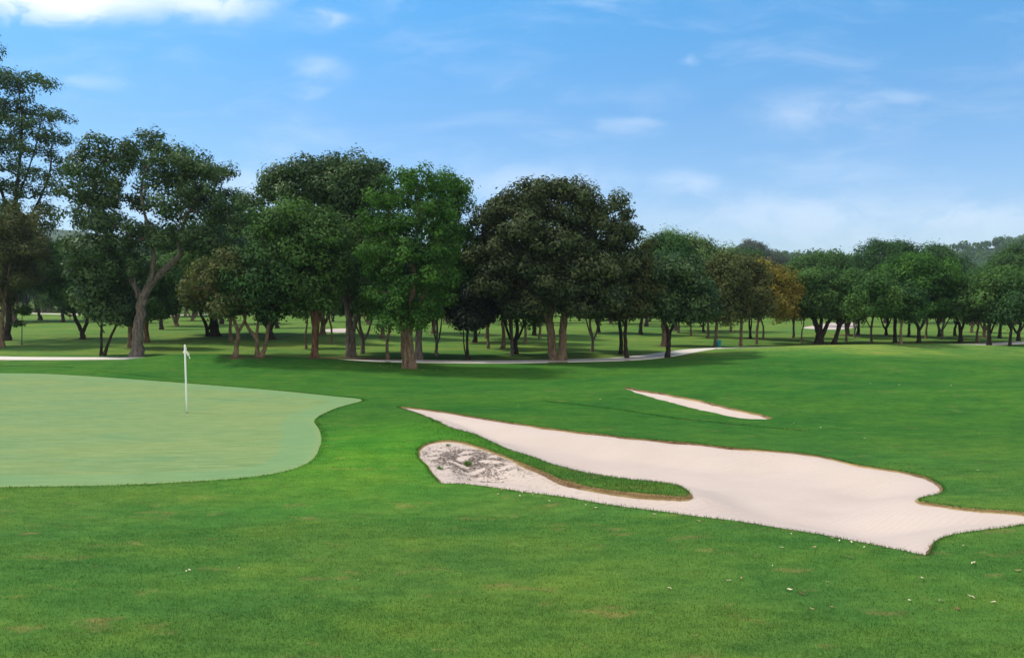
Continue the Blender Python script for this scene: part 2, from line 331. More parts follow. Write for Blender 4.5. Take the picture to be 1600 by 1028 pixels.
# ------------------------------------------------------------------ outlines of green, bunkers and path
GREEN = [(-420, 590), (-200, 582), (0, 583), (90, 585), (200, 592), (320, 601), (430, 610), (520, 619), (566, 625), (530, 636), (502, 648), (491, 658), (498, 670), (502, 684), (499, 700), (488, 718), (460, 732), (400, 744), (300, 752), (170, 758), (40, 760), (-150, 762), (-420, 750), (-700, 700), (-750, 640), (-600, 605)]
BUNK = [(622, 636), (645, 637), (700, 644), (745, 652), (790, 659), (850, 668), (900, 674), (960, 681), (1010, 686), (1060, 690), (1130, 698), (1190, 703), (1240, 707), (1275, 712), (1310, 719), (1345, 727), (1400, 735), (1440, 743), (1462, 752), (1474, 762), (1468, 770), (1450, 774), (1437, 778), (1436, 782), (1455, 787), (1490, 792), (1530, 796), (1570, 798), (1605, 802), (1640, 807), (1640, 814), (1600, 819), (1570, 824), (1530, 828), (1490, 836), (1465, 846), (1456, 856), (1454, 865), (1445, 868), (1420, 863), (1380, 854), (1330, 844), (1280, 835), (1230, 827), (1180, 819), (1130, 811), (1090, 806), (1050, 801), (1000, 795), (950, 788), (900, 780), (850, 772), (800, 765), (750, 758), (712, 755), (688, 754), (680, 745), (672, 735), (656, 718), (651, 708), (655, 700), (670, 692), (698, 688), (725, 691), (750, 698), (785, 710), (820, 724), (850, 737), (880, 749), (920, 760), (960, 767), (1000, 771), (1040, 774), (1066, 776), (1077, 774), (1077, 768), (1068, 761), (1050, 756), (1020, 752), (980, 748), (940, 742), (900, 735), (860, 724), (830, 713), (800, 704), (770, 691), (740, 678), (715, 671), (690, 662), (665, 651), (645, 643)]
BUNK2 = [(975, 605), (1000, 609), (1050, 617), (1100, 627), (1150, 639), (1190, 648), (1204, 653), (1190, 655), (1155, 653), (1110, 644), (1060, 632), (1020, 621), (990, 612)]
FAR1 = [(1255, 513), (1275, 508), (1295, 505), (1320, 504), (1340, 506), (1330, 513), (1300, 515)]
FAR2 = [(500, 517), (520, 514), (545, 514), (552, 518), (530, 520)]
def jag(Pw, amp, seed):
    r = np.random.default_rng(seed); n = len(Pw); nx = np.zeros(n)
    for k in (40, 90, 170): nx += np.interp(np.arange(n), np.linspace(0, n, k), r.normal(0, 1, k))
    T = np.roll(Pw, -1, 0) - np.roll(Pw, 1, 0); T /= np.linalg.norm(T, axis=1)[:, None] + 1e-9
    return Pw + np.stack([-T[:, 1], T[:, 0]], 1) * (nx * amp)[:, None]
def outline(pix, step, n=6, amp=0.0, seed=1, fn=hgt):
    w = np.array([hit(a, b_, fn) for a, b_ in catmull(pix, n)]); w = resample(w, step)
    return jag(w, amp, seed) if amp else w
PG = outline(GREEN, 0.3); PB = outline(BUNK, 0.09, 6, 0.012, 5); PB2 = outline(BUNK2, 0.2, 6, 0.02, 6)
PF1 = outline(FAR1, 1.5, 3); PF2 = outline(FAR2, 1.5, 3)
def ribbon(pts, w, n=6, flat=True, step=1.0):
    c_ = np.array([on_plane(a, b_) if flat else hit(a, b_) for a, b_ in pts]); c_ = resample(catmull(c_, n, False), step, False)
    T = np.gradient(c_, axis=0); T /= np.linalg.norm(T, axis=1)[:, None]; nn = np.stack([-T[:, 1], T[:, 0]], 1)
    return np.vstack([c_ + nn * w / 2, (c_ - nn * w / 2)[::-1]])
PP = ribbon([(-330, 554), (-100, 557), (0, 558.5), (90, 559), (180, 560), (400, 563), (580, 565), (640, 565.5), (760, 566.5), (850, 565.5), (960, 561.5), (1060, 554), (1130, 547.5), (1200, 543), (1300, 541), (1410, 539.5), (1500, 538.5), (1600, 536), (1800, 530)], 1.9)
PR = ribbon([(-300, 487), (200, 494), (262, 494), (330, 493), (420, 492), (520, 490.5), (620, 490), (900, 488)], 2.6, flat=True, step=5)
POLY = [('putting_green', PG), ('bunker_sand', PB), ('bunker_sand', PB2), ('far_bunker_sand', PF1), ('far_bunker_sand', PF2), ('cart_path', PP), ('far_road', PR)]
pts = []; edges = []
for nme, Pl in POLY:
    o0 = len(pts); n_ = len(Pl); pts += [tuple(p) for p in Pl]; edges += [(o0 + i, o0 + (i + 1) % n_) for i in range(n_)]
r_ = np.geomspace(4.5, 1400, 290)
for i, rr in enumerate(r_):
    st = 0.014 if rr < 260 else 0.02
    a = np.arange(-0.82, 0.82, st) + (i % 2) * st / 2
    pts += list(zip(rr * np.sin(a), rr * np.cos(a)))
for rr in (1.2, 3, 6, 12, 25, 60, 150, 400, 900, 1650):
    a = np.arange(0.88, 2 * math.pi - 0.86, 0.15); pts += list(zip(rr * np.sin(a), rr * np.cos(a)))
for rr in (1.2, 3): a = np.arange(-0.8, 0.8, 0.2); pts += list(zip(rr * np.sin(a), rr * np.cos(a)))
for rr in np.arange(1440, 1660, 60): a = np.arange(-0.86, 0.86, 0.035); pts += list(zip(rr * np.sin(a), rr * np.cos(a)))
gx, gy = np.meshgrid(np.arange(-4, 14, 0.16), np.arange(11, 29, 0.16)); gx = gx.ravel(); gy = gy.ravel()
m = inside(gx, gy, PB) | ((seg_dist(gx, gy, PB, True) < 0.8)); gx, gy = gx[m], gy[m]
m = seg_dist(gx, gy, PB, True) > 0.05; pts += list(zip(gx[m] + rng.uniform(-.02, .02, m.sum()), gy[m] + rng.uniform(-.02, .02, m.sum())))
gx, gy = np.meshgrid(np.arange(4, 14, 0.3), np.arange(22, 36, 0.3)); gx = gx.ravel(); gy = gy.ravel()
m = inside(gx, gy, PB2) & (seg_dist(gx, gy, PB2, True) > 0.12); pts += list(zip(gx[m], gy[m]))
res = geometry.delaunay_2d_cdt([Vector(p) for p in pts], edges, [], 0, 1e-5)
V2 = np.array([(v[0], v[1]) for v in res[0]]); T3 = np.array([f for f in res[2] if len(f) == 3], int)
cen = V2[T3].mean(1); cls = np.full(len(T3), -1)
for i, (nme, Pl) in enumerate(POLY): cls[inside(cen[:, 0], cen[:, 1], Pl)] = i
# outward winding up
a_ = V2[T3]; cr = (a_[:, 1, 0] - a_[:, 0, 0]) * (a_[:, 2, 1] - a_[:, 0, 1]) - (a_[:, 1, 1] - a_[:, 0, 1]) * (a_[:, 2, 0] - a_[:, 0, 0])
T3[cr < 0] = T3[cr < 0][:, ::-1]
Zg = hgt(V2[:, 0], V2[:, 1])
def sand_depth(x, y, Pl, lip, deep, ramp):
    d = seg_dist(x, y, Pl, True); return lip + deep * sst(d / ramp), d
def submesh(sel):
    f = T3[sel]; ids, inv = np.unique(f, return_inverse=True); return ids, inv.reshape(f.shape)
ids, f = submesh(cls == -1)
gx_, gy_ = V2[ids, 0], V2[ids, 1]; soil = np.zeros(len(ids))
for q in [(215, 557, .9), (204, 543, 1), (230, 535, 1), (130, 530, 1.2), (368, 557, .8), (405, 557, .9), (492, 559, 1.0), (548, 558, 1.2), (640, 575, .6), (655, 562, 1), (732, 563, .7), (805, 553, .9), (872, 564, .9), (978, 560, .6), (1043, 558, .6), (1038, 541, 1.2), (10, 532, 1.2),
          (510, 559, 1), (530, 559, 1.1), (570, 560, 1.2), (590, 561, 1.1), (610, 561.5, 1), (742, 535, 1.2), (424, 530, 1.3), (337, 525, 1.3), (1281, 537, 1.3), (1303, 538, 1), (1325, 524, 2), (1545, 539, 1)]:
    w_ = hit(q[0], q[1]); soil = np.maximum(soil, np.exp(-0.5 * ((gx_ - w_[0]) ** 2 + (gy_ - w_[1]) ** 2) / (q[2] * .8) ** 2))
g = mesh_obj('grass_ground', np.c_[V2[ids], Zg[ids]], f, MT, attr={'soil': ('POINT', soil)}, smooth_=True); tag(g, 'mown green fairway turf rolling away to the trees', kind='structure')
ids, f = submesh(cls == 0)
g = mesh_obj('putting_green', np.c_[V2[ids], Zg[ids]], f, MG, attr={'edge': ('POINT', seg_dist(V2[ids, 0], V2[ids, 1], PG, True))}, smooth_=True); tag(g, 'pale closely mown putting green with the flagstick', kind='structure')
ids, f = submesh(cls == 5)
g = mesh_obj('cart_path', np.c_[V2[ids], Zg[ids] + 0.03], f, MP, smooth_=True); tag(g, 'pale concrete cart path winding past the tree trunks', kind='structure')
ids, f = submesh(cls == 6)
g = mesh_obj('far_road', np.c_[V2[ids], Zg[ids] + 0.03], f, MP, smooth_=True); tag(g, 'far pale road glimpsed between the trunks', kind='structure')
DEBC = np.array([hit(a, b_) for a, b_ in ((690, 712), (720, 720), (760, 735))])
def build_bunker(nme, k, Pl, lip, deep, ramp, label, near=False):
    ids, f = submesh(cls == k); x, y = V2[ids, 0], V2[ids, 1]
    dep, d = sand_depth(x, y, Pl, lip, deep, ramp)
    base = h_mid(x, y) if near else Zg[ids]
    z = base - dep
    if near:
        dt = seg_dist(x, y, TC); z = z + 0.11 * np.exp(-0.5 * (dt / 1.1) ** 2)
        z = z + gauss(x, y, DEBC[0][0], DEBC[0][1] + .5, .9, .8, 0.20)
        r = np.random.default_rng(3); z = z + 0.022 * np.sin(x * 3.1 + 1.7 * np.sin(y * 1.3)) * np.cos(y * 2.3 + np.sin(x))
    z = np.minimum(z, Zg[ids] - 0.03)
    dirt = np.zeros(len(ids))
    if near:
        dirt = 1.1 * np.exp(-seg_dist(x, y, DEBC) / 1.0) + 0.55 * np.exp(-d / 0.22) * (y > 20 - 0.2 * x) + 0.7 * np.exp(-seg_dist(x, y, TC) / 0.5) * (y < np.interp(x, TC[:, 0], TC[:, 1]))
    o = mesh_obj(nme, np.c_[x, y, z], f, MS, attr={'dirt': ('POINT', np.clip(dirt, 0, 1))}, smooth_=True); tag(o, label, kind='structure')
    # earth face between the turf edge and the sand
    lut = {tuple(np.round(p, 4)): z_ for p, z_ in zip(V2[ids], z)}
    n_ = len(Pl); zt = hgt(Pl[:, 0], Pl[:, 1]); zb = np.array([lut.get(tuple(np.round(p, 4)), zt_ - lip) for p, zt_ in zip(Pl, zt)])
    V = []; Fq = []
    rj = np.random.default_rng(k)
    T = np.roll(Pl, -1, 0) - np.roll(Pl, 1, 0); T /= np.linalg.norm(T, axis=1)[:, None] + 1e-9; nn = np.stack([-T[:, 1], T[:, 0]], 1)
    tst = Pl + nn * 0.03; sg = np.where(inside(tst[:, 0], tst[:, 1], Pl), 1.0, -1.0)[:, None]; nn = nn * sg
    for q, (fr, off) in enumerate(((0, 0.0), (0.35, -0.015), (0.7, 0.0), (1.0, 0.035), (1.25, 0.06))):
        jit = rj.normal(0, 0.008, n_)[:, None] if 0 < q else 0
        p2 = Pl + nn * (off + jit); V.append(np.c_[p2, zt + (zb - zt) * fr + (0.004 if q else 0)])
    for q in range(4):
        for i in range(n_): j = (i + 1) % n_; Fq.append((q * n_ + i, q * n_ + j, (q + 1) * n_ + j, (q + 1) * n_ + i))
    o = mesh_obj('bunker_edge', np.vstack(V), np.array(Fq), MD, smooth_=True); tag(o, 'brown earth edge cut below the turf of the ' + label.split(' bunker')[0] + ' bunker', kind='structure')
build_bunker('bunker_sand', 1, PB, 0.035, 0.30, 1.6, 'large pale curving bunker sand', True)
build_bunker('bunker_sand', 2, PB2, 0.05, 0.22, 1.0, 'small sliver bunker sand on the slope')
for k, lb in ((3, 'far right pale bunker sand behind the forked tree'), (4, 'far left pale bunker sand between the trunks')):
    ids, f = submesh(cls == k); o = mesh_obj('far_bunker_sand', np.c_[V2[ids], Zg[ids] + 0.02], f, MS, smooth_=True); tag(o, lb, kind='structure')

# ------------------------------------------------------------------ grass blades (uncountable)
def blades(x, y, hmin, hmax, w, tint=None):
    n = len(x); z = hgt(x, y); a = rng.uniform(0, 2 * math.pi, n); H = rng.uniform(hmin, hmax, n); le = rng.normal(0, 0.5, (n, 2)) * H[:, None]
    dx = np.cos(a) * w / 2; dy = np.sin(a) * w / 2
    V = np.empty((n, 3, 3)); V[:, 0] = np.c_[x - dx, y - dy, z - 0.004]; V[:, 1] = np.c_[x + dx, y + dy, z - 0.004]; V[:, 2] = np.c_[x + le[:, 0], y + le[:, 1], z + H]
    return V.reshape(-1, 3), np.arange(3 * n).reshape(-1, 3), rng.beta(2, 2, n) if tint is None else tint
def scatter(d0, d1, dens):
    n = int(dens * (d1 ** 2 - d0 ** 2) / 2 * 1.36); a = rng.uniform(-0.68, 0.68, n); r = np.sqrt(rng.uniform(d0 ** 2, d1 ** 2, n))
    x, y = r * np.sin(a), r * np.cos(a); ok = ~(inside(x, y, PB) | inside(x, y, PG) | inside(x, y, PB2)); return x[ok], y[ok]
X1, Y1 = [], []
for d0, d1, dn in ((7.0, 10.0, 3200), (10, 14, 1700), (14, 20, 700), (20, 30, 220)):
    x, y = scatter(d0, d1, dn); X1.append(x); Y1.append(y)
x = np.concatenate(X1); y = np.concatenate(Y1)
cl_ = np.sin(x * 2.3 + 3 * np.sin(y * 1.1)) * np.cos(y * 2.9 + 2 * np.sin(x * .8))
bl = blades(x, y, 0.012, 0.034, 0.006)
# longer fringe hanging on the bunker edges
n = 26000; i = rng.integers(0, len(PB), n); tt = rng.uniform(0, 1, n)[:, None]; pe = PB[i] * (1 - tt) + PB[(i + 1) % len(PB)] * tt
off = rng.normal(0, 0.035, (n, 2)); pe = pe + off; ok = ~inside(pe[:, 0], pe[:, 1], PB) | (rng.random(n) < 0.08); pe = pe[ok]
b2 = blades(pe[:, 0], pe[:, 1], 0.018, 0.055, 0.008)
# the shaggy tongue of turf
n = 9000; i = rng.integers(0, len(TC) - 1, n); tt = rng.uniform(0, 1, n)[:, None]; pe = TC[i] * (1 - tt) + TC[i + 1] * tt + rng.normal(0, 0.45, (n, 2))
ok = ~inside(pe[:, 0], pe[:, 1], PB); pe = pe[ok]; b3 = blades(pe[:, 0], pe[:, 1], 0.03, 0.07, 0.008)
n = 22000; i = rng.integers(0, len(PG), n); tt = rng.uniform(0, 1, n)[:, None]; pe = PG[i] * (1 - tt) + PG[(i + 1) % len(PG)] * tt + rng.normal(0, 0.09, (n, 2))
ok = ~inside(pe[:, 0], pe[:, 1], PG) & (pe[:, 0] > -18); pe = pe[ok]; b4 = blades(pe[:, 0], pe[:, 1], 0.02, 0.05, 0.010)
b5 = []                                                       # step in the height of cut, seen as a darker line of taller grass
for ln in ([(850, 627), (960, 639), (1060, 654), (1200, 668), (1350, 680)], [(-60, 572), (0, 572), (80, 573), (150, 579), (230, 588), (300, 596)]):
    pl = resample(catmull(np.array([hit(*q) for q in ln]), 6, False), .05, False); k = rng.integers(0, len(pl), 2600); k = k[np.sin(k * .021) + np.sin(k * .0573) > -1.1]; m5 = len(k); pe = pl[k] + rng.normal(0, 0.06, (m5, 2)); b5.append(blades(pe[:, 0], pe[:, 1], 0.015, 0.045, 0.010, rng.uniform(0, .5, m5)))
Vs = []; Fs = []; Ts = []; o_ = 0
for V_, F_, T_ in (bl, b2, b3, b4, *b5): Vs.append(V_); Fs.append(F_ + o_); Ts.append(T_); o_ += len(V_)
g = mesh_obj('grass', np.vstack(Vs), np.vstack(Fs), MBL, attr={'tint': ('FACE', np.concatenate(Ts))})
tag(g, 'short grass blades over the near turf and shaggy along the bunker edges', 'grass', kind='stuff')

Mdry = plain('dry_grass', (0.30, 0.20, 0.09), 0.9, 0.1, var=.45)
def fringe(Pl, n, lo, hi, nm, label):
    T = np.roll(Pl, -1, 0) - np.roll(Pl, 1, 0); T /= np.linalg.norm(T, axis=1)[:, None] + 1e-9; nn = np.stack([-T[:, 1], T[:, 0]], 1)
    t_ = Pl + nn * .04; nn = nn * np.where(inside(t_[:, 0], t_[:, 1], Pl), 1., -1.)[:, None]
    i = rng.integers(0, len(Pl), n); q = Pl[i]; pr = np.where(nn[i][:, 1] > 0.1, 0.08, 0.35)
    if Pl is PB:
        dT = seg_dist(q[:, 0], q[:, 1], TC); pr = np.where((nn[i][:, 1] < 0) & ((dT < 1.1) | (q[:, 0] < 2.5) | ((q[:, 0] > 6.3) & (q[:, 1] < 16.6) & (q[:, 1] > 12))), 1.0, pr)
    i = i[rng.random(n) < pr]; n = len(i); tt = rng.uniform(0, 1, n)[:, None]; j = (i + 1) % len(Pl); b0 = Pl[i] * (1 - tt) + Pl[j] * tt - nn[i] * rng.uniform(-.005, .05, n)[:, None]
    z = hgt(b0[:, 0], b0[:, 1]); ln = rng.uniform(lo, hi, n); tip = b0 + nn[i] * (ln * .55 + .02)[:, None] + rng.normal(0, .02, (n, 2)); w = T[i] * .005
    V = np.empty((n, 3, 3)); V[:, 0] = np.c_[b0 - w, z + .004]; V[:, 1] = np.c_[b0 + w, z + .004]; V[:, 2] = np.c_[tip, z + .02 - ln * rng.uniform(.3, 1.2, n)]
    o = mesh_obj(nm, V.reshape(-1, 3), np.arange(3 * n).reshape(-1, 3), Mdry); tag(o, label, 'dry grass', kind='stuff')
fringe(PB, 17000, .03, .13, 'dry_grass', 'dry brown grass roots hanging over the large bunker rim')
fringe(PB2, 3500, .03, .10, 'dry_grass', 'dry brown grass hanging over the small bunker rim')

# ------------------------------------------------------------------ trees
def tube(path, rad, sides, V, Fq, wob=0.0):
    path = np.asarray(path, float); n = len(path); T = np.gradient(path, axis=0); T /= np.linalg.norm(T, axis=1)[:, None] + 1e-9
    up = np.where(np.abs(T[:, 2:3]) > 0.9, np.array([[1., 0, 0]]), np.array([[0, 0, 1.]])); A = np.cross(T, up); A /= np.linalg.norm(A, axis=1)[:, None] + 1e-9
    for i in range(1, n):                                     # keep the frame from twisting
        a = A[i - 1] - T[i] * np.dot(A[i - 1], T[i]); A[i] = a / (np.linalg.norm(a) + 1e-9)
    Bn = np.cross(T, A); th = np.linspace(0, 2 * math.pi, sides, endpoint=False); b0 = sum(len(v) for v in V)
    rr = np.asarray(rad)[:, None] * (1 + wob * np.sin(3 * th + 1)[None] + wob * rng.normal(0, .5, (n, sides)))
    ring = path[:, None] + rr[..., None] * (np.cos(th)[None, :, None] * A[:, None] + np.sin(th)[None, :, None] * Bn[:, None])
    V.append(ring.reshape(-1, 3))
    I = np.arange(n - 1)[:, None] * sides + np.arange(sides)[None]; J = np.arange(n - 1)[:, None] * sides + (np.arange(sides)[None] + 1) % sides
    Fq.append((np.stack([I, J, J + sides, I + sides], -1).reshape(-1, 4) + b0))
def build_tree(name, label, base, lobes, limbs, leaf, bark, LS=0.15, cov=1.0, rc=0.45, openness=0.0, seed=0, cat='tree', group=None, droop=0.2, flat=0.9, dens=1.0, depthk=1.0):
    """lobes: (x, y, z, rx, ry, rz) and limbs: lists of (x, y, z, r), metres from the base"""
    global rng; keep = rng; rng = np.random.default_rng(seed + 11)
    e = empty(name, base); tag(e, label, cat, group)
    C = []; O = []; wts = []
    for (x, y, z, rx, ry, rz) in lobes:
        area = 4 * math.pi * ((rx * ry) ** 1.6 / 3 + (rx * rz) ** 1.6 / 3 + (ry * rz) ** 1.6 / 3) ** (1 / 1.6)
        n = max(3, int(cov * area / (math.pi * rc * rc) * 0.80))
        d = rng.normal(0, 1, (n, 3)); d /= np.linalg.norm(d, axis=1)[:, None]
        d[:, 2] = np.where(d[:, 2] < -0.3, d[:, 2] * 0.6, d[:, 2])
        r = rng.uniform(0.25, 1, n) ** 0.45; r *= 1 + rng.normal(0, 0.09, n); r = np.where(rng.random(n) < 0.13, rng.uniform(1.0, 1.22, n), r)
        C.append(np.array([x, y, z]) + d * r[:, None] * np.array([rx, ry, rz])); O.append(d)
    C = np.vstack(C); O = np.vstack(O)
    if openness > 0:                                          # drop clumps in patches, so that sky shows through
        k = np.sin(C[:, 0] * 1.3 + seed) * np.sin(C[:, 2] * 1.7 + seed * 2) * np.cos(C[:, 1] * .9 + 1); q = np.quantile(k, openness); C, O = C[k > q], O[k > q]
    n = len(C); rcs = rc * rng.uniform(0.55, 1.6, n)
    nl = np.maximum(4, (1.45 * dens * math.pi * rcs ** 2 / (LS * LS * 0.27)).astype(int)); idx = np.repeat(np.arange(n), nl); m = len(idx)
    g = rng.normal(0, 1, (m, 3)); g /= np.linalg.norm(g, axis=1)[:, None]; g *= (rng.uniform(0.1, 1, m) ** 0.5)[:, None]
    stray = rng.random(m) < 0.06; g[stray] *= 1.5
    p = C[idx] + g * rcs[idx][:, None] * np.array([1.1, 1.1, flat])
    nr = 1.1 * g + 0.35 * O[idx] + np.array([0, 0, 0.45]) + rng.normal(0, 0.38, (m, 3)); nr /= np.linalg.norm(nr, axis=1)[:, None] + 1e-9
    tdir = rng.normal(0, 1, (m, 3)) + g * 0.5 + np.array([0, 0, -droop * 2]); tdir -= nr * (tdir * nr).sum(1)[:, None]; tdir /= np.linalg.norm(tdir, axis=1)[:, None] + 1e-9
    bd = np.cross(nr, tdir); s = LS * rng.uniform(0.65, 1.3, m)[:, None]
    V = np.empty((m, 4, 3)); V[:, 0] = p - tdir * s * .5; V[:, 1] = p + bd * s * .27 + nr * s * .06; V[:, 2] = p + tdir * s * .5; V[:, 3] = p - bd * s * .27 + nr * s * .06
    ct = rng.beta(2, 2.2, n); ct = rng.beta(0.9, 1.3, n); tint = np.clip(0.70 * ct[idx] + 0.35 * rng.beta(1, 1, m), 0, 1)
    cr = mesh_obj('crown', V.reshape(-1, 3), np.arange(4 * m).reshape(-1, 4), leaf, e, {'tint': ('FACE', tint)})
    # wood: the given limbs, then twigs out to the clumps
    VV = []; FF = []; nodes = []; nrad = []
    for lb in limbs:
        lb = np.array(lb, float); q = catmull(lb[:, :3], 5, False); rr = np.interp(np.linspace(0, len(lb) - 1, len(q)), np.arange(len(lb)), lb[:, 3])
        jit = rng.normal(0, 1, q.shape) * (rr * 0.10)[:, None]; jit[0] = 0; q = q + jit
        if lb[0, 2] < 0.3:
            rr = rr * (1 + 0.55 * np.exp(-np.maximum(q[:, 2], 0) / 0.22)); q[0, 2] -= 0.12
        tube(q, rr, 12 if lb[0, 3] > 0.08 else 8, VV, FF, 0.07); nodes += list(q[3:]); nrad += list(rr[3:])
    if n:
        pick = rng.permutation(n)[:min(n, 170)]; D = C[pick] - O[pick] * rcs[pick][:, None] * 0.3
        NP = np.array(nodes); order = np.argsort(np.min(np.linalg.norm(D[:, None] - NP[None], axis=2), axis=1))
        path_len = list(np.zeros(len(nodes)) + 0.0); parents = []; nodes = [np.array(q) for q in nodes]; r0 = list(nrad); segs = []
        for oi in order:
            q = D[oi]; NPa = np.array(nodes); dd = np.linalg.norm(NPa - q, axis=1); below = np.maximum(NPa[:, 2] - q[2], 0)
            j = int(np.argmin(dd + 0.35 * np.array(path_len) + 0.8 * below)); nodes.append(q); path_len.append(path_len[j] + dd[j]); r0.append(min(r0[j] * 0.72, 0.10) * 0.9); segs.append((j, len(nodes) - 1))
        for j, k in segs:
            a, b_ = nodes[j], nodes[k]; dd = np.linalg.norm(b_ - a); mids = a + (b_ - a) * 0.5 + rng.normal(0, 0.07, 3) * dd + np.array([0, 0, -0.04 * dd])
            ra = max(r0[j] * 0.7, 0.010) if r0[j] < 0.12 else min(0.09, r0[j] * 0.55); rb = max(r0[k], 0.007)
            tube([a, mids, b_], [ra, (ra + rb) / 2, rb], 5, VV, FF)
    mesh_obj('trunk', np.vstack(VV), np.vstack(FF), bark, e, smooth_=True)
    rng = keep
    return e
def ptree(name, label, bpx, lobes, limbs, leaf, bark, d=None, seed=0, rc=0.45, ls=None, group=None, depthk=0.75, **kw):
    """crown and limbs measured on the photograph, given their true size at the distance of the tree's foot and a full depth"""
    if d is None: bx_, by_ = hit(*bpx)
    else: r = ray(bpx[0], HOR); by_ = d; bx_ = r[0] / r[1] * d
    bz = float(hgt(bx_, by_)); s = by_ / F; r = np.random.default_rng(seed + 50)
    zz = lambda py: CH + (HOR - py) * s - bz
    xs = [l[0] - l[2] for l in lobes] + [l[0] + l[2] for l in lobes]; cx = (min(xs) + max(xs)) / 2; hw = (max(xs) - min(xs)) / 2
    lo = max(l[1] + l[3] for l in lobes)
    if group == GR and 470 < lo < 493: lobes = list(lobes) + [(l[0], l[1] + l[3] + 1, l[2] * .75, 7) for l in lobes if l[1] + l[3] > lo - 22]
    L3 = []
    for (px, py, rx, ry) in lobes:
        D = hw * s * depthk * math.sqrt(max(0.04, 1 - ((px - cx) / hw) ** 2)); rz = ry * s; rxx = rx * s; rd = min(rxx, D * 0.6 + 0.3)
        offs = [-0.45, 0.45] if D > rd * 0.9 else [0.0]
        for o in offs: L3.append(((px - bpx[0]) * s, D * (o + r.uniform(-.12, .12)), zz(py), rxx, max(rd, 0.4), rz))
    LB = []
    for lb in limbs:
        y0 = 0; path = []; dd = r.uniform(-0.5, 0.5)
        for i, (px, py, w) in enumerate(lb):
            hgt_ = zz(py); path.append(((px - bpx[0]) * s, dd * 0.22 * max(0, hgt_ - 1.5), max(hgt_, 0) if i else max(hgt_, 0.0), w * s / 2))
        LB.append(path)
    return build_tree(name, label, (bx_, by_, bz), L3, LB, L[leaf], B[bark], LS=(ls or (0.09 + 0.0012 * by_)) * 1.3, rc=rc, seed=seed, group=group, **kw)
GR = 'trees along the cart path'; GB = 'trees scattered behind the path'
T = ptree
T('broadleaf_tree', 'towering airy tree cut off by the left edge', (10, 532), [(-8, 74, 20, 7), (-25, 84, 14, 8), (-45, 120, 45, 25), (0, 128, 34, 18), (40, 135, 30, 14), (62, 128, 16, 9), (30, 165, 30, 16), (75, 175, 22, 12), (92, 182, 16, 9), (0, 185, 34, 18), (52, 200, 28, 13), (80, 214, 22, 11), (98, 222, 11, 8), (20, 225, 30, 16), (62, 238, 26, 12), (-30, 235, 40, 30), (90, 250, 14, 18), (30, 262, 28, 14), (66, 272, 24, 13), (0, 285, 32, 16), (97, 285, 10, 30), (48, 300, 26, 14), (20, 325, 26, 14), (70, 325, 20, 14), (88, 345, 14, 24), (-20, 340, 40, 25), (50, 355, 26, 16), (75, 385, 24, 18), (35, 395, 30, 20), (0, 410, 40, 25), (60, 425, 28, 18)],
  [[(10, 532, 12), (15, 495, 9), (16, 450, 8), (20, 390, 7), (30, 320, 5), (40, 250, 4), (45, 190, 3), (40, 140, 1.5)], [(18, 400, 6), (55, 340, 4), (85, 280, 3), (92, 230, 1.5)], [(22, 350, 5), (-10, 270, 4), (-20, 180, 3), (-8, 80, 1.5)], [(30, 320, 3), (60, 240, 2), (75, 180, 1.2)]], 'airy', 'dark', seed=1, rc=0.62, cov=0.55, openness=0.10, group=GR, flat=0.75, dens=0.62, depthk=0.5)
T('broadleaf_tree', 'olive tree with pale slender trunk at the far left beside the path', (3, 543), [(-10, 380, 50, 40), (25, 350, 35, 30), (0, 430, 55, 35), (45, 400, 28, 25), (-40, 460, 40, 30)],
  [[(3, 543, 8), (4, 510, 6), (8, 480, 6), (6, 440, 5), (2, 380, 4)], [(8, 480, 4), (20, 430, 3), (35, 380, 2)]], 'olive', 'brown', seed=2, cov=0.8, group=GR, openness=.1)
T('forked_tree', 'big grey-barked forked tree left of the flagstick, with a gap of sky in its crown', (215, 557), [(182, 245, 30, 20), (222, 258, 26, 22), (160, 272, 30, 22), (135, 305, 22, 20), (175, 308, 38, 24), (268, 236, 28, 15), (298, 262, 34, 18), (338, 270, 24, 13), (275, 290, 26, 24), (318, 300, 36, 22), (350, 335, 26, 20), (290, 330, 34, 20), (140, 345, 32, 20), (190, 352, 30, 18), (238, 372, 32, 22), (165, 390, 45, 24), (305, 375, 42, 25), (205, 420, 32, 18), (340, 385, 30, 22), (130, 400, 24, 22)],
  [[(215, 557, 18), (217, 520, 16), (221, 485, 15), (224, 462, 15)], [(222, 470, 9), (212, 445, 8), (190, 420, 6), (165, 395, 4), (150, 350, 3)], [(224, 466, 14), (240, 440, 13), (258, 424, 11), (285, 398, 8), (283, 372, 6), (305, 320, 4), (330, 290, 2)], [(240, 440, 8), (247, 405, 7), (245, 370, 6), (237, 335, 4), (234, 300, 4), (242, 268, 2)], [(218, 466, 4), (216, 440, 3), (214, 400, 2)]], 'glossy', 'grey', seed=3, rc=0.42, cov=0.9, group=GR, openness=0.06, ls=0.16, dens=0.8)
T('small_tree', 'bushy dark tree on a short forked trunk in front of the far fairway', (130, 530), [(108, 420, 30, 32), (88, 450, 18, 24), (135, 450, 30, 30), (115, 400, 26, 18), (150, 478, 18, 14), (118, 480, 14, 10)], [[(130, 530, 7), (127, 515, 6), (118, 495, 5), (112, 450, 3)], [(130, 520, 5), (137, 500, 5), (142, 460, 3)]], 'deep', 'dark', seed=4, cov=1.1, group=GB)
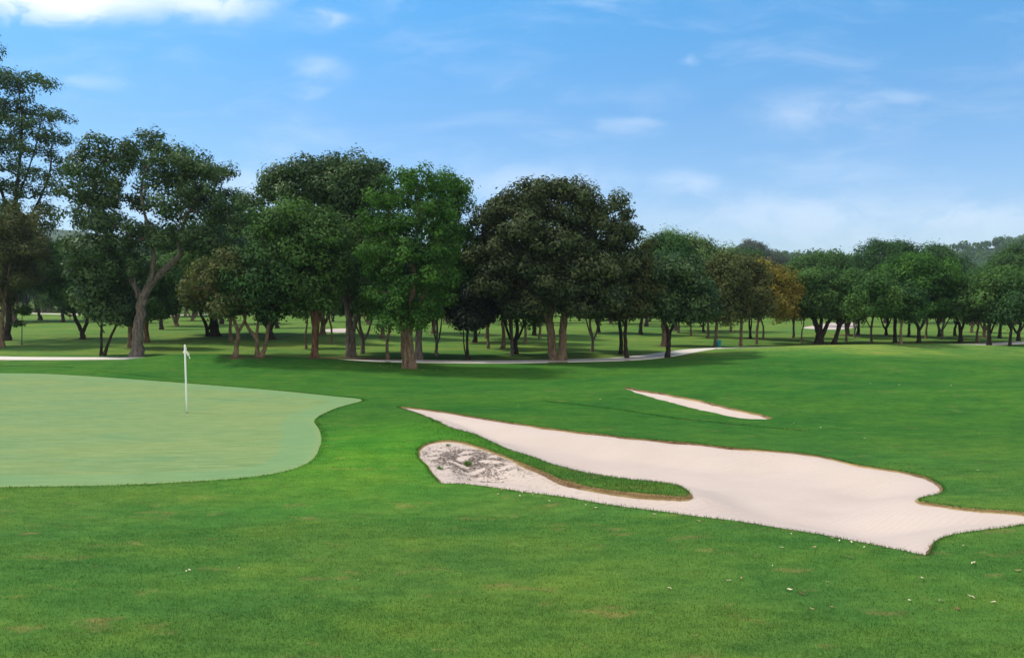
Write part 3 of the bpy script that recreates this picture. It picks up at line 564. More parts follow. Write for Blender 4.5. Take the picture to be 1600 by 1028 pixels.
T('small_tree', 'low leafy tree on two thin leaning stems just left of the grey forked tree', (161, 556), [(140, 455, 28, 30), (175, 440, 32, 28), (195, 475, 22, 25), (160, 480, 32, 22), (150, 425, 26, 16), (185, 495, 22, 12)], [[(158, 556, 4), (159, 525, 4), (160, 495, 3), (150, 460, 2)], [(163, 556, 5), (172, 530, 4), (185, 502, 3), (188, 470, 2)], [(164, 520, 2), (150, 498, 1.5), (142, 480, 1)]], 'glossy', 'dark', seed=5, cov=1.0, group=GR, ls=0.2)
T('small_tree', 'brown-trunked tree right behind the foot of the grey forked tree', (204, 543), [(215, 470, 38, 28), (240, 440, 30, 25), (205, 490, 24, 12)], [[(204, 543, 7), (204, 500, 6), (210, 460, 4)]], 'deep', 'brown', seed=6, group=GB)
T('small_tree', 'dark tree with reddish foot right of the grey forked tree', (230, 534), [(250, 450, 40, 30), (270, 420, 35, 25), (240, 485, 30, 14)], [[(230, 534, 7), (230, 500, 6), (245, 450, 4)]], 'mid', 'red', seed=7, group=GB)
T('broadleaf_tree', 'bushy tree with thick dark trunk behind the flagstick', (337, 525), [(385, 335, 32, 28), (350, 365, 40, 28), (400, 375, 40, 35), (320, 410, 40, 30), (365, 420, 50, 35), (300, 455, 42, 26), (345, 470, 50, 20)], [[(337, 525, 14), (334, 495, 11), (340, 450, 8), (360, 390, 5)], [(325, 525, 5), (322, 508, 5), (314, 490, 4), (305, 460, 3)], [(326, 515, 4), (331, 498, 3), (333, 470, 2)]], 'mid', 'dark', seed=8, cov=1.1, rc=0.6, group=GB)
T('small_tree', 'slender tree with a Y fork close to the path, right of the flagstick', (368, 557), [(330, 430, 32, 24), (365, 415, 30, 22), (390, 445, 26, 24), (350, 465, 38, 18), (310, 450, 22, 18)], [[(368, 557, 7), (370, 540, 6), (372, 518, 6), (362, 492, 4), (340, 460, 3), (325, 440, 2)], [(372, 520, 5), (384, 498, 4), (390, 460, 3)], [(362, 492, 3), (372, 470, 2), (368, 430, 1.5)]], 'olive', 'brown', seed=9, cov=0.7, group=GR, openness=.12)
T('small_tree', 'tree on two crossing brown stems between the Y-forked and the red-stemmed tree', (405, 557), [(400, 440, 42, 30), (440, 430, 30, 28), (370, 465, 26, 20), (425, 470, 36, 20), (405, 405, 34, 20)], [[(402, 557, 6), (401, 530, 6), (390, 515, 5), (382, 495, 3), (380, 460, 2)], [(409, 557, 6), (416, 535, 6), (420, 510, 5), (428, 480, 3)], [(401, 530, 5), (404, 505, 4), (407, 470, 3)]], 'deep', 'brown', seed=10, cov=0.95, group=GR)
T('broadleaf_tree', 'stout dark-trunked tree behind the crossing stems', (424, 530), [(440, 400, 42, 30), (410, 380, 34, 26), (460, 430, 36, 28), (430, 450, 45, 24)], [[(424, 530, 10), (421, 505, 8), (428, 460, 6), (435, 410, 4)], [(422, 520, 5), (411, 500, 4), (405, 480, 3)], [(424, 515, 4), (431, 495, 4), (436, 470, 3)]], 'deep', 'dark', seed=11, rc=0.6, cov=1.1, group=GB)
T('broadleaf_tree', 'red-stemmed tree whose stems rise in a tight bundle', (492, 559), [(470, 345, 48, 24), (435, 370, 34, 28), (505, 370, 42, 28), (480, 395, 52, 32), (430, 415, 40, 30), (520, 420, 34, 30), (470, 440, 46, 28), (450, 335, 30, 14), (505, 455, 30, 18)],
  [[(492, 559, 10), (492, 520, 10), (489, 480, 6), (484, 450, 4), (465, 400, 3), (455, 360, 2)], [(493, 545, 8), (496, 505, 7), (497, 460, 5), (500, 410, 4), (495, 360, 2)], [(495, 525, 5), (502, 480, 4), (508, 440, 3), (525, 395, 2)], [(490, 510, 4), (486, 465, 3), (480, 430, 2)]], 'mid', 'red', seed=12, rc=0.48, cov=1.05, group=GR)
T('broadleaf_tree', 'tall spreading grey-trunked forking tree left of the bright green tree', (548, 558), [(445, 285, 26, 16), (488, 274, 34, 16), (530, 266, 32, 13), (575, 272, 32, 16), (422, 298, 22, 13), (405, 318, 14, 8), (470, 308, 42, 22), (530, 300, 44, 26), (590, 305, 34, 28), (540, 345, 44, 30), (590, 370, 34, 40), (550, 400, 40, 34), (560, 440, 40, 25), (525, 450, 26, 20)],
  [[(546, 558, 11), (546, 520, 11), (545, 490, 10), (538, 460, 6), (525, 420, 4), (500, 360, 3), (470, 310, 2)], [(552, 558, 8), (552, 520, 8), (561, 485, 6), (568, 465, 5), (578, 420, 3), (590, 350, 2)], [(547, 500, 7), (548, 450, 5), (545, 390, 4), (540, 310, 2)]], 'glossy', 'grey', seed=13, rc=0.48, cov=1.0, group=GR)
T('dense_tree', 'dense bright green tree standing in front of the path on a thick double trunk', (640, 575), [(625, 290, 24, 16), (652, 278, 22, 13), (682, 294, 20, 16), (602, 315, 20, 18), (640, 312, 26, 20), (672, 325, 28, 20), (702, 330, 15, 16), (588, 350, 22, 18), (622, 350, 28, 22), (656, 358, 28, 22), (694, 365, 20, 20), (574, 392, 15, 13), (600, 388, 26, 22), (638, 396, 32, 24), (678, 400, 26, 24), (706, 398, 12, 16), (590, 425, 24, 20), (625, 432, 30, 22), (664, 438, 30, 22), (698, 438, 17, 20), (584, 458, 16, 14), (612, 465, 28, 20), (648, 475, 32, 22), (684, 472, 22, 18), (600, 490, 20, 12), (635, 500, 32, 15), (670, 498, 22, 13)],
  [[(635, 575, 11), (632, 545, 11), (630, 510, 10), (622, 470, 7), (612, 400, 4), (610, 330, 2)], [(645, 576, 12), (641, 545, 11), (640, 510, 10), (645, 450, 8), (650, 380, 5), (655, 300, 2)], [(641, 500, 6), (665, 455, 4), (685, 400, 3)]], 'fresh', 'brown', seed=14, rc=0.36, cov=0.62, group=GR, ls=0.13, openness=0.05, depthk=0.95)
T('broadleaf_tree', 'light topped tree rising behind the right side of the bright green tree', (655, 562), [(700, 292, 24, 15), (722, 296, 14, 7), (712, 325, 22, 20), (690, 350, 26, 30), (720, 370, 22, 24), (735, 405, 26, 28), (710, 430, 32, 25), (740, 440, 22, 18), (675, 460, 30, 24)], [[(654, 562, 11), (654, 520, 10), (660, 480, 8), (680, 420, 6), (700, 350, 4), (710, 300, 2)], [(660, 480, 6), (700, 440, 4), (735, 400, 2)]], 'fresh', 'grey', seed=15, group=GR, cov=0.9)
T('small_tree', 'nearly black round-crowned little tree on a thin stem left of the mango tree', (731, 563), [(735, 482, 30, 28), (715, 480, 18, 22), (755, 485, 18, 22), (737, 460, 26, 16), (735, 502, 26, 14)], [[(732, 563, 5), (730, 540, 4), (731, 515, 3.5), (735, 480, 2.5)], [(729, 558, 2.5), (725, 540, 2), (724, 515, 1.6)]], 'black', 'dark', seed=16, cov=1.5, group=GR, rc=0.4)
T('mango_tree', 'broad dome-shaped dark tree, the widest in the row, on a thick split trunk', (872, 564), [(838, 306, 38, 18), (880, 302, 30, 15), (915, 312, 26, 16), (800, 325, 36, 20), (950, 330, 26, 20), (762, 345, 26, 22), (845, 335, 36, 18), (905, 345, 34, 20), (978, 365, 18, 26), (820, 365, 40, 22), (945, 375, 36, 28), (765, 390, 32, 30), (870, 385, 46, 26), (820, 415, 46, 32), (920, 420, 46, 32), (980, 410, 20, 28), (775, 440, 30, 28), (870, 445, 50, 30), (820, 475, 36, 18), (900, 478, 36, 16), (950, 462, 32, 26)],
  [[(866, 565, 13), (862, 540, 13), (858, 505, 12), (845, 475, 9), (815, 440, 6), (785, 400, 4)], [(878, 565, 13), (878, 540, 12), (881, 505, 12), (890, 470, 9), (920, 420, 6), (950, 370, 3)], [(860, 500, 8), (865, 460, 7), (860, 400, 5), (845, 330, 3)], [(881, 505, 7), (885, 440, 5), (900, 350, 3)]], 'mango', 'brown', seed=17, rc=0.42, cov=1.05, group=GR, openness=0.04)
T('small_tree', 'olive rusty-topped tree on a dark stem right of the broad mango tree', (978, 560), [(1000, 400, 22, 22), (985, 430, 32, 28), (960, 460, 26, 22), (1005, 450, 24, 22), (985, 485, 30, 14), (950, 490, 18, 12)], [[(979, 560, 6), (977, 535, 6), (977, 512, 5), (985, 460, 4), (995, 410, 2)], [(977, 512, 3), (962, 480, 2), (955, 460, 1.5)]], 'olive', 'dark', seed=18, group=GR, cov=1.0)
T('small_tree', 'dark tree behind the edge of the path with a straight black stem', (970, 553), [(955, 440, 30, 24), (930, 470, 24, 18), (965, 480, 24, 16)], [[(970, 553, 6), (970, 520, 5.5), (962, 470, 4)]], 'deep', 'dark', seed=19, group=GB)
T('broadleaf_tree', 'green tree forking low where the path narrows, left of the teal bin', (1043, 558), [(1070, 420, 26, 18), (1040, 440, 34, 26), (1085, 450, 30, 26), (1030, 475, 34, 24), (1070, 485, 42, 24), (1095, 482, 22, 20), (1015, 455, 18, 18)], [[(1043, 558, 7), (1044, 540, 7), (1044, 520, 7), (1035, 495, 4), (1030, 450, 2)], [(1044, 525, 6), (1055, 500, 4), (1070, 450, 2)]], 'glossy', 'dark', seed=20, group=GR, cov=1.05)
T('broadleaf_tree', 'pale feathery tree rising behind, right of the broad mango tree', (1055, 528), [(1050, 385, 30, 18), (1085, 395, 28, 18), (1028, 395, 16, 18), (1115, 400, 26, 16), (1060, 415, 44, 22), (1140, 405, 14, 14), (1105, 430, 40, 22)], [[(1055, 528, 7), (1057, 480, 6), (1060, 430, 4), (1052, 390, 2)], [(1058, 470, 5), (1090, 420, 3), (1115, 400, 2)]], 'feather', 'grey', d=88, seed=21, rc=0.75, cov=0.9, flat=1.2)
T('broadleaf_tree', 'olive tree with slim brown trunk beside the teal bin', (1118, 543), [(1130, 430, 34, 26), (1110, 460, 28, 24), (1145, 465, 26, 22), (1120, 488, 28, 14)], [[(1117, 543, 5), (1119, 515, 5), (1121, 480, 4), (1128, 430, 2)]], 'olive', 'brown', seed=22, rc=0.55, group=GR)
T('broadleaf_tree', 'olive brown tree on a straight brown trunk, second right of the teal bin', (1157, 541), [(1160, 425, 32, 22), (1175, 455, 30, 26), (1150, 475, 26, 20), (1170, 485, 28, 12)], [[(1157, 541, 5), (1158, 510, 4.5), (1160, 470, 4), (1162, 430, 2)]], 'olive', 'brown', seed=23, rc=0.55, group=GR)
T('golden_tree', 'golden brown leaved tree, the only yellowing crown in the row', (1182, 538), [(1190, 430, 26, 18), (1210, 445, 26, 20), (1230, 465, 20, 18), (1200, 470, 30, 22), (1225, 487, 22, 12), (1180, 460, 18, 18)], [[(1182, 538, 4), (1183, 510, 4), (1190, 470, 3), (1200, 440, 2)], [(1183, 505, 3), (1210, 470, 2)]], 'gold', 'brown', seed=24, rc=0.55, group=GR, cov=.95)
T('broadleaf_tree', 'low spreading tree on a thick black trunk splitting into a wide V', (1281, 537), [(1262, 440, 28, 16), (1300, 436, 34, 14), (1340, 440, 28, 16), (1280, 458, 40, 18), (1325, 462, 40, 18), (1255, 470, 24, 18), (1290, 482, 42, 12), (1350, 470, 26, 18)], [[(1280, 537, 12), (1279, 520, 11), (1272, 500, 6), (1265, 482, 4), (1258, 450, 2)], [(1281, 525, 7), (1283, 500, 5), (1285, 470, 3)], [(1283, 528, 8), (1291, 510, 6), (1300, 493, 5), (1318, 470, 3), (1335, 450, 2)]], 'mid', 'dark', seed=25, rc=0.55, group=GR, cov=1.05)
T('broadleaf_tree', 'dark tree leaning right beside the wide V trunk', (1303, 538), [(1335, 455, 32, 18), (1360, 475, 28, 18), (1330, 482, 36, 14), (1385, 480, 18, 14)], [[(1303, 538, 7), (1308, 520, 6), (1316, 500, 5), (1330, 470, 3)], [(1308, 520, 4), (1309, 500, 3), (1312, 480, 2)]], 'mid', 'dark', seed=26, rc=0.55, group=GR)
T('umbrella_tree', 'flat-topped dark tree rising above the wide V tree', (1275, 525), [(1275, 407, 28, 8), (1300, 412, 20, 8), (1252, 414, 18, 8), (1278, 418, 40, 8)], [[(1275, 525, 6), (1274, 470, 5), (1276, 415, 3)], [(1275, 450, 4), (1255, 418, 2)], [(1275, 445, 4), (1300, 414, 2)]], 'mid', 'dark', d=105, seed=27, rc=0.7)
T('broadleaf_tree', 'tree with slender stem at the lawn edge, right of the leaning tree', (1362, 538), [(1370, 450, 28, 20), (1385, 475, 28, 18), (1355, 475, 24, 16)], [[(1362, 538, 3.5), (1361, 512, 3.5), (1368, 470, 2.5)], [(1361, 515, 2), (1350, 495, 1.6)]], 'mid', 'dark', seed=28, rc=0.5, group=GR)
T('broadleaf_tree', 'full green tree on a straight black trunk left of the yellowish topped tree', (1398, 535), [(1400, 430, 24, 18), (1385, 450, 26, 20), (1410, 460, 30, 24), (1390, 482, 30, 14)], [[(1398, 535, 5), (1398, 505, 5), (1400, 450, 3)]], 'mid', 'dark', seed=29, rc=0.55, group=GR)
T('broadleaf_tree', 'slim brown-stemmed tree in the right part of the row', (1407, 538), [(1425, 470, 20, 20), (1412, 490, 18, 10)], [[(1407, 538, 4), (1408, 505, 3.5), (1420, 470, 2)]], 'deep', 'brown', seed=30, rc=0.5, group=GR)
T('broadleaf_tree', 'large tree with yellowish green top on a Y-shaped dark trunk', (1435, 536), [(1420, 415, 26, 12), (1450, 420, 26, 13), (1405, 432, 24, 16), (1440, 440, 38, 20), (1475, 445, 26, 22), (1450, 470, 40, 22), (1425, 482, 34, 14), (1480, 480, 26, 16)], [[(1435, 536, 6), (1435, 515, 5), (1428, 495, 4), (1420, 450, 2)], [(1435, 518, 4), (1446, 495, 3.5), (1458, 450, 2)]], 'fresh', 'dark', seed=31, rc=0.6, group=GR)
T('broadleaf_tree', 'green tree on a dark V trunk left of the tree standing on the path', (1500, 535), [(1500, 455, 32, 18), (1525, 470, 30, 20), (1490, 480, 30, 16), (1530, 490, 26, 12)], [[(1500, 535, 6), (1500, 515, 5), (1494, 495, 3), (1490, 470, 2)], [(1501, 518, 4), (1508, 495, 3), (1518, 465, 2)]], 'mid', 'dark', seed=32, rc=0.55, group=GR)
T('broadleaf_tree', 'leafy tree with black trunk standing right on the right end of the path', (1545, 539), [(1550, 450, 32, 18), (1575, 440, 30, 20), (1540, 472, 30, 18), (1575, 475, 34, 20), (1600, 450, 28, 24)], [[(1545, 539, 6), (1545, 515, 5), (1548, 480, 3), (1560, 450, 2)], [(1546, 525, 3), (1556, 500, 3), (1575, 470, 2)]], 'mid', 'dark', seed=33, rc=0.6, group=GR)
T('broadleaf_tree', 'tree with crooked thin stem closest to the right edge', (1577, 541), [(1590, 470, 30, 20), (1570, 490, 26, 12), (1610, 490, 24, 14)], [[(1577, 541, 4), (1579, 515, 4), (1576, 495, 3), (1590, 465, 2)], [(1579, 515, 2.5), (1566, 495, 1.6)]], 'deep', 'dark', seed=34, rc=0.55, group=GR)
T('broadleaf_tree', 'tall dark twin-topped tree standing above the right-hand row', (1385, 520), [(1370, 390, 20, 12), (1398, 390, 20, 11), (1350, 405, 16, 12), (1380, 408, 30, 14), (1415, 408, 22, 13), (1390, 430, 36, 16), (1425, 425, 20, 12)], [[(1385, 520, 8), (1385, 470, 7), (1380, 420, 4)], [(1385, 455, 5), (1405, 405, 3)]], 'deep', 'dark', d=118, seed=35, rc=0.9)
T('broadleaf_tree', 'pointed dark tree before the wooded hill on the right', (1470, 520), [(1462, 395, 14, 10), (1470, 408, 24, 12), (1490, 420, 22, 14), (1460, 430, 28, 16), (1500, 440, 22, 14)], [[(1470, 520, 7), (1470, 460, 6), (1468, 400, 3)]], 'deep', 'dark', d=122, seed=36, rc=0.9)
T('broadleaf_tree', 'dark tree at the right edge rising before the wooded hill', (1590, 520), [(1590, 400, 24, 12), (1575, 415, 22, 14), (1610, 410, 24, 18), (1560, 430, 24, 14), (1595, 435, 30, 18)], [[(1590, 520, 8), (1590, 460, 6), (1590, 410, 3)]], 'mid', 'dark', d=112, seed=37, rc=0.85)
T('hilltop_tree', 'grey hazy tree breaking the skyline right of the feathery tree', (1175, 470), [(1168, 388, 16, 10), (1185, 392, 14, 10), (1160, 400, 18, 10), (1195, 402, 16, 9), (1180, 410, 28, 12), (1215, 410, 12, 7)], [[(1175, 470, 3), (1174, 430, 3), (1172, 390, 1.5)], [(1174, 425, 2), (1190, 395, 1)]], 'grey', 'dark', d=290, seed=38, rc=1.7, cov=.9)

# generic trees for the second and third rows: five protos, then copies with their parts
def proto(seed, h, cb, rad, leaf, bark, tr, fork=False, rc=0.6, label='', base=(0, 0, 0)):
    r = np.random.default_rng(seed + 900); lobes = []
    for i in range(9):
        a = i * 2.4 + r.uniform(0, 1); q = rad * r.uniform(0.25, 0.62); z = cb + (h - cb) * r.uniform(0.18, 0.82); rr = rad * r.uniform(0.36, 0.52)
        lobes.append((q * math.cos(a), q * math.sin(a), z, rr, rr, rr * 0.8))
    lobes.append((0, 0, h - rad * 0.4, rad * .5, rad * .5, rad * .42))
    limbs = [[(0, 0, 0, tr), (0.05, 0, cb * .5, tr * .85), (r.uniform(-.15, .15), 0.1, cb, tr * .7), (r.uniform(-.4, .4), .1, (cb + h) / 2, tr * .4), (0, 0, h * .86, tr * .15)]]
    if fork: limbs += [[(0, 0, cb * .35, tr * .7), (0.55, .1, cb * .8, tr * .55), (rad * .5, .2, cb + (h - cb) * .45, tr * .25)], [(0, 0, cb * .5, tr * .6), (-.5, -.1, cb, tr * .45), (-rad * .5, -.1, cb + (h - cb) * .5, tr * .2)]]
    else: limbs += [[(.02, 0, cb * .9, tr * .5), (rad * .4, .2, cb + (h - cb) * .5, tr * .2)]]
    return build_tree('broadleaf_tree', label, base, lobes, limbs, L[leaf], B[bark], LS=0.23, rc=rc, seed=seed, group=GB)
PROT = [(101, 8.5, 1.9, 3.2, 'deep', 'dark', .20, False), (102, 7.5, 1.7, 3.0, 'mid', 'dark', .16, True), (103, 9.5, 2.1, 3.6, 'deep', 'brown', .24, True), (104, 6.0, 2.2, 2.0, 'mid', 'brown', .09, False), (105, 6.5, 2.1, 2.3, 'glossy', 'grey', .12, True), (106, 7.0, 2.0, 2.7, 'olive', 'brown', .14, False),
        (107, 8.5, 0.9, 3.6, 'deep', 'dark', .20, False), (108, 8.0, 0.9, 3.4, 'mid', 'dark', .16, True), (109, 9.5, 1.1, 4.2, 'deep', 'brown', .24, True), (110, 8.0, 0.9, 3.4, 'deep', 'dark', .12, True), (111, 8.0, 1.0, 3.4, 'mid', 'brown', .14, False)]
made = {}
def gtree(k, px, py, h, label, d=None, rot=None):
    x, y = hit(px, py) if d is None else (ray(px, HOR)[0] / ray(px, HOR)[1] * d, d); z = float(hgt(x, y))
    p = PROT[k]
    if px > 1050 and d is None: h = h * 0.74
    if k not in made:
        e = proto(*p[:8], label=label, base=(x, y, z)); made[k] = e
    else:
        src = made[k]; e = src.copy(); COL.objects.link(e)
        for ch in src.children: c_ = ch.copy(); COL.objects.link(c_); c_.parent = e
        e.location = (x, y, z); e['label'] = label
    s = h / p[1]; q = random.Random(int(px * 7 + py)); e.scale = (s * q.uniform(.9, 1.1), s * q.uniform(.9, 1.1), s); e.rotation_euler = (0, 0, q.uniform(0, 6.28) if rot is None else rot)
    return e
for a in [
  (3, 361, 535, 8, 'pale straight trunk behind the Y-forked tree right of the flagstick'), (0, 252, 515, 8.5, 'dark thick trunk seen just right of the grey forked tree'),
  (0, 433, 513, 9.5, 'thick black far trunk left of the parked car'), (3, 478, 545, 5.5, 'crooked thin stem left of the red-stemmed tree'),
  (2, 504, 523, 9, 'black trunk just right of the red-stemmed tree'), (3, 518, 538, 6, 'thin brown stem before the far sand patch'),
  (4, 566, 553, 6, 'thin dark leaning tree right of the forked grey-trunked tree'), (3, 606, 562, 6.0, 'thin black stem at the path edge left of the bright green tree'),
  (5, 597, 528, 8, 'pale trunk far behind, left of the bright green tree'), (4, 682, 556, 5.2, 'small light tree with a Y stem right of the bright green tree'),
  (2, 677, 521, 8, 'thick far trunk behind the small light Y-stemmed tree'), (0, 742, 535, 7.5, 'dark tree directly behind the black round-crowned tree'),
  (3, 763, 545, 7, 'straight thin stem right of the black round-crowned tree'), (3, 760, 529, 7, 'reddish far stem just behind the straight thin stem'),
  (5, 786, 545, 7.5, 'brown straight trunk left of the pale curved one, before the broad mango tree'), (4, 800, 556, 5.8, 'pale stemmed light-crowned small tree left of the broad mango tree'),
  (1, 806, 553, 7.2, 'dark red trunk bending right under the left side of the broad mango tree'), (3, 820, 538, 7, 'thin straight stem far under the broad mango tree'),
  (0, 835, 524, 8, 'far dark tree under the broad mango tree, left of two'), (3, 843, 529, 7.5, 'far thin tree under the broad mango tree, right of two'),
  (4, 925, 550, 5.5, 'small Y-stemmed tree standing alone between mango tree and path'), (1, 935, 520, 7.5, 'far forked tree behind the small lone Y-stemmed one'),
  (0, 1001, 523, 8, 'thick dark far trunk right of the olive rusty-topped tree'), (2, 1038, 541, 8, 'dark broad tree just behind the low-forking green tree'),
  (3, 1080, 525, 7.5, 'far thin stem, first left of the teal bin'), (5, 1106, 528, 8, 'far brown stem next to the teal bin tree'),
  (5, 1060, 520, 8, 'far tree showing between the low-forking tree and the bin'), (1, 1099, 519, 7.5, 'far leaning thin tree left of the bin'),
  (5, 1142, 519, 8, 'far pale trunk between the two olive trees'), (1, 1172, 529, 7.5, 'leaning forked tree in front of the far fairway below the golden crown'),
  (3, 1192, 531, 7, 'thin far stem under the golden crown'), (4, 1240, 528, 7.5, 'curved dark stem right of the golden tree'),
  (3, 1253, 536, 6, 'very thin straight stem left of the wide V trunk'), (5, 1322, 534, 6, 'thin brown stem right of the leaning dark tree'),
  (2, 1325, 524, 8, 'red-brown trunk before the far right sand'), (4, 1335, 528, 6.5, 'pale multi-stemmed tree right of the far right sand'),
  (0, 1341, 523, 8, 'black far trunk beside the pale multi-stemmed tree'), (1, 1385, 524, 8, 'curved far tree left of the straight black trunk'),
  (0, 1420, 527, 8, 'dark far trunk behind the slim brown stem'), (5, 1447, 529, 7, 'pale-brown far trunk under the yellowish topped tree'),
  (4, 1473, 530, 7, 'whitish leaning stem right of the yellowish topped tree'), (0, 1467, 526, 8, 'dark far tree beside the whitish leaning stem'),
  (0, 1492, 525, 8, 'black far trunk behind the V trunk on the right'), (5, 1527, 535, 7, 'reddish stem between the V trunk and the path tree'),
  (2, 1537, 528, 8.5, 'dark far tree left of the path tree on the right'), (0, 1562, 529, 8, 'black far trunk right of the path tree'),
  (1, 1592, 533, 8.5, 'dark clump tree at the very right edge'), (2, 1518, 520, 8.5, 'shadowed tree far behind the reddish stem'),
  (0, 56, 488, 14, 'far dark trunk on the left fairway, thickest of its group'), (3, 67, 488, 13, 'far thin trunk on the left fairway, beside the thickest'),
  (5, 71, 487, 12, 'far reddish thin trunk on the left fairway'), (2, 79, 487, 15, 'far grey trunk on the left fairway, rightmost of its group'),
  (0, 36, 485, 14, 'far dark trunk on the left fairway, leftmost of its group'), (1, 43, 484, 14, 'far forked tree on the left fairway next to the leftmost'),
  (1, 92, 487, 13, 'far dark tree left of the golfer'), (5, 100, 489, 12, 'far tree right beside the golfer'),
  (0, 262, 495, 13, 'far dark tree by the far road, left of the flagstick line'), (3, 270, 494, 12, 'far thin trunk by the far road behind the flagstick'),
  (5, 290, 494, 12, 'far brown trunk by the far road right of the flagstick line'), (2, 306, 492, 13, 'far large tree by the far road behind the thick dark trunk'),
  (0, 446, 492, 12, 'far trunk on the far road verge left of the parked car'), (3, 455, 492, 12, 'far thin trunk on the far road verge beside the parked car'),
  ]: gtree(a[0], a[1], a[2], a[3], a[4])
for a in [(6, -35, 118, 13, 'large dark tree filling the far left edge behind the towering one'), (8, 22, 126, 13.5, 'broad dark tree behind the sapling, deep in shade'), (6, 62, 132, 12.5, 'dark tree standing far behind, right of the sapling'), (7, 98, 122, 11.5, 'green tree far behind between sapling and low leafy tree'),
          (8, 275, 105, 11, 'dark broad tree filling the gap right of the grey forked tree'), (6, 345, 112, 12, 'deep green tree high behind the flagstick and the stout trunk'), (7, 790, 110, 10, 'mid green tree behind the left part of the mango tree'), (6, 1010, 104, 9.5, 'dark tree between mango tree and feathery tree, behind')]:
    gtree(a[0], a[1], 0, a[3], a[4], d=a[2])
for i, (px, dd, nm) in enumerate([(185, 118, 'between low leafy tree and grey forked tree'), (300, 128, 'right of the flagstick line'), (520, 124, 'right of the red-stemmed tree'), (575, 112, 'just left of the bright green tree'), (618, 132, 'hidden behind the bright green tree'),
      (700, 116, 'left of the black round-crowned tree'), (765, 126, 'right of the black round-crowned tree'), (850, 118, 'under the left half of the mango tree'), (905, 128, 'under the right half of the mango tree'), (955, 114, 'behind the lone Y-stemmed tree'), (1015, 124, 'left of the low-forking tree'), (1075, 130, 'right of the low-forking tree'), (1135, 126, 'right of the teal bin')]):
    gtree(6 + (i * 2) % 4, px, 0, 7.5 + (i * 3) % 4 * .5, 'low-crowned shaded tree far behind, ' + nm, d=dd)
# a screen of further trees closing the view between the rows
FB = [('deep green', 0), ('mid green', 1), ('dark broad', 2), ('dark forked', 3), ('plain green', 4)]
xs = [-60, 20, 75, 120, 165, 215, 255, 300, 350, 395, 450, 500, 555, 600, 650, 700, 745, 790, 840, 890, 940, 985, 1035, 1080, 1130, 1175, 1215, 1265, 1320, 1365, 1410, 1455, 1500, 1545, 1590, 1650]
place = ['left edge', 'left edge', 'far fairway golfer', 'bushy dark tree', 'low leafy tree', 'grey forked tree', 'grey forked tree', 'flagstick', 'Y-forked tree', 'crossing stems', 'parked car', 'red-stemmed tree', 'forked grey-trunked tree', 'bright green tree', 'bright green tree', 'light Y-stemmed tree', 'black round-crowned tree', 'pale curved stem', 'broad mango tree', 'broad mango tree', 'lone Y-stemmed tree', 'rusty-topped olive tree', 'low-forking tree', 'feathery tree', 'teal bin', 'golden tree', 'golden tree', 'wide V trunk', 'leaning dark tree', 'slender stem', 'straight black trunk', 'yellowish topped tree', 'right V trunk', 'path tree', 'right edge', 'right edge']
for i, (px, pl) in enumerate(zip(xs, place)):
    ad, k = FB[(i * 3) % 5]; dd = 150 + 34 * ((i * 7) % 5) / 4 + (30 if px < 500 else 0); hh = (13.5 if px < 700 else 11.0 if px < 1180 else 8.2) + ((i * 5) % 4) * 0.8
    gtree(k + 6, px, 0, hh, f'{ad} background tree closing the view {"behind" if i % 2 == 0 else "just beyond and right of"} the {pl}', d=dd)

# sapling
T('sapling', 'thin young tree with a small tuft of leaves, alone left of the low leafy tree', (34, 540), [(34, 487, 12, 7), (40, 484, 8, 5), (29, 506, 6, 3)], [[(34, 540, 1.6), (35, 515, 1.4), (35, 490, 1.0)], [(35, 510, .9), (29, 506, .7)]], 'mid', 'grey', seed=60, rc=0.22, cov=0.9)

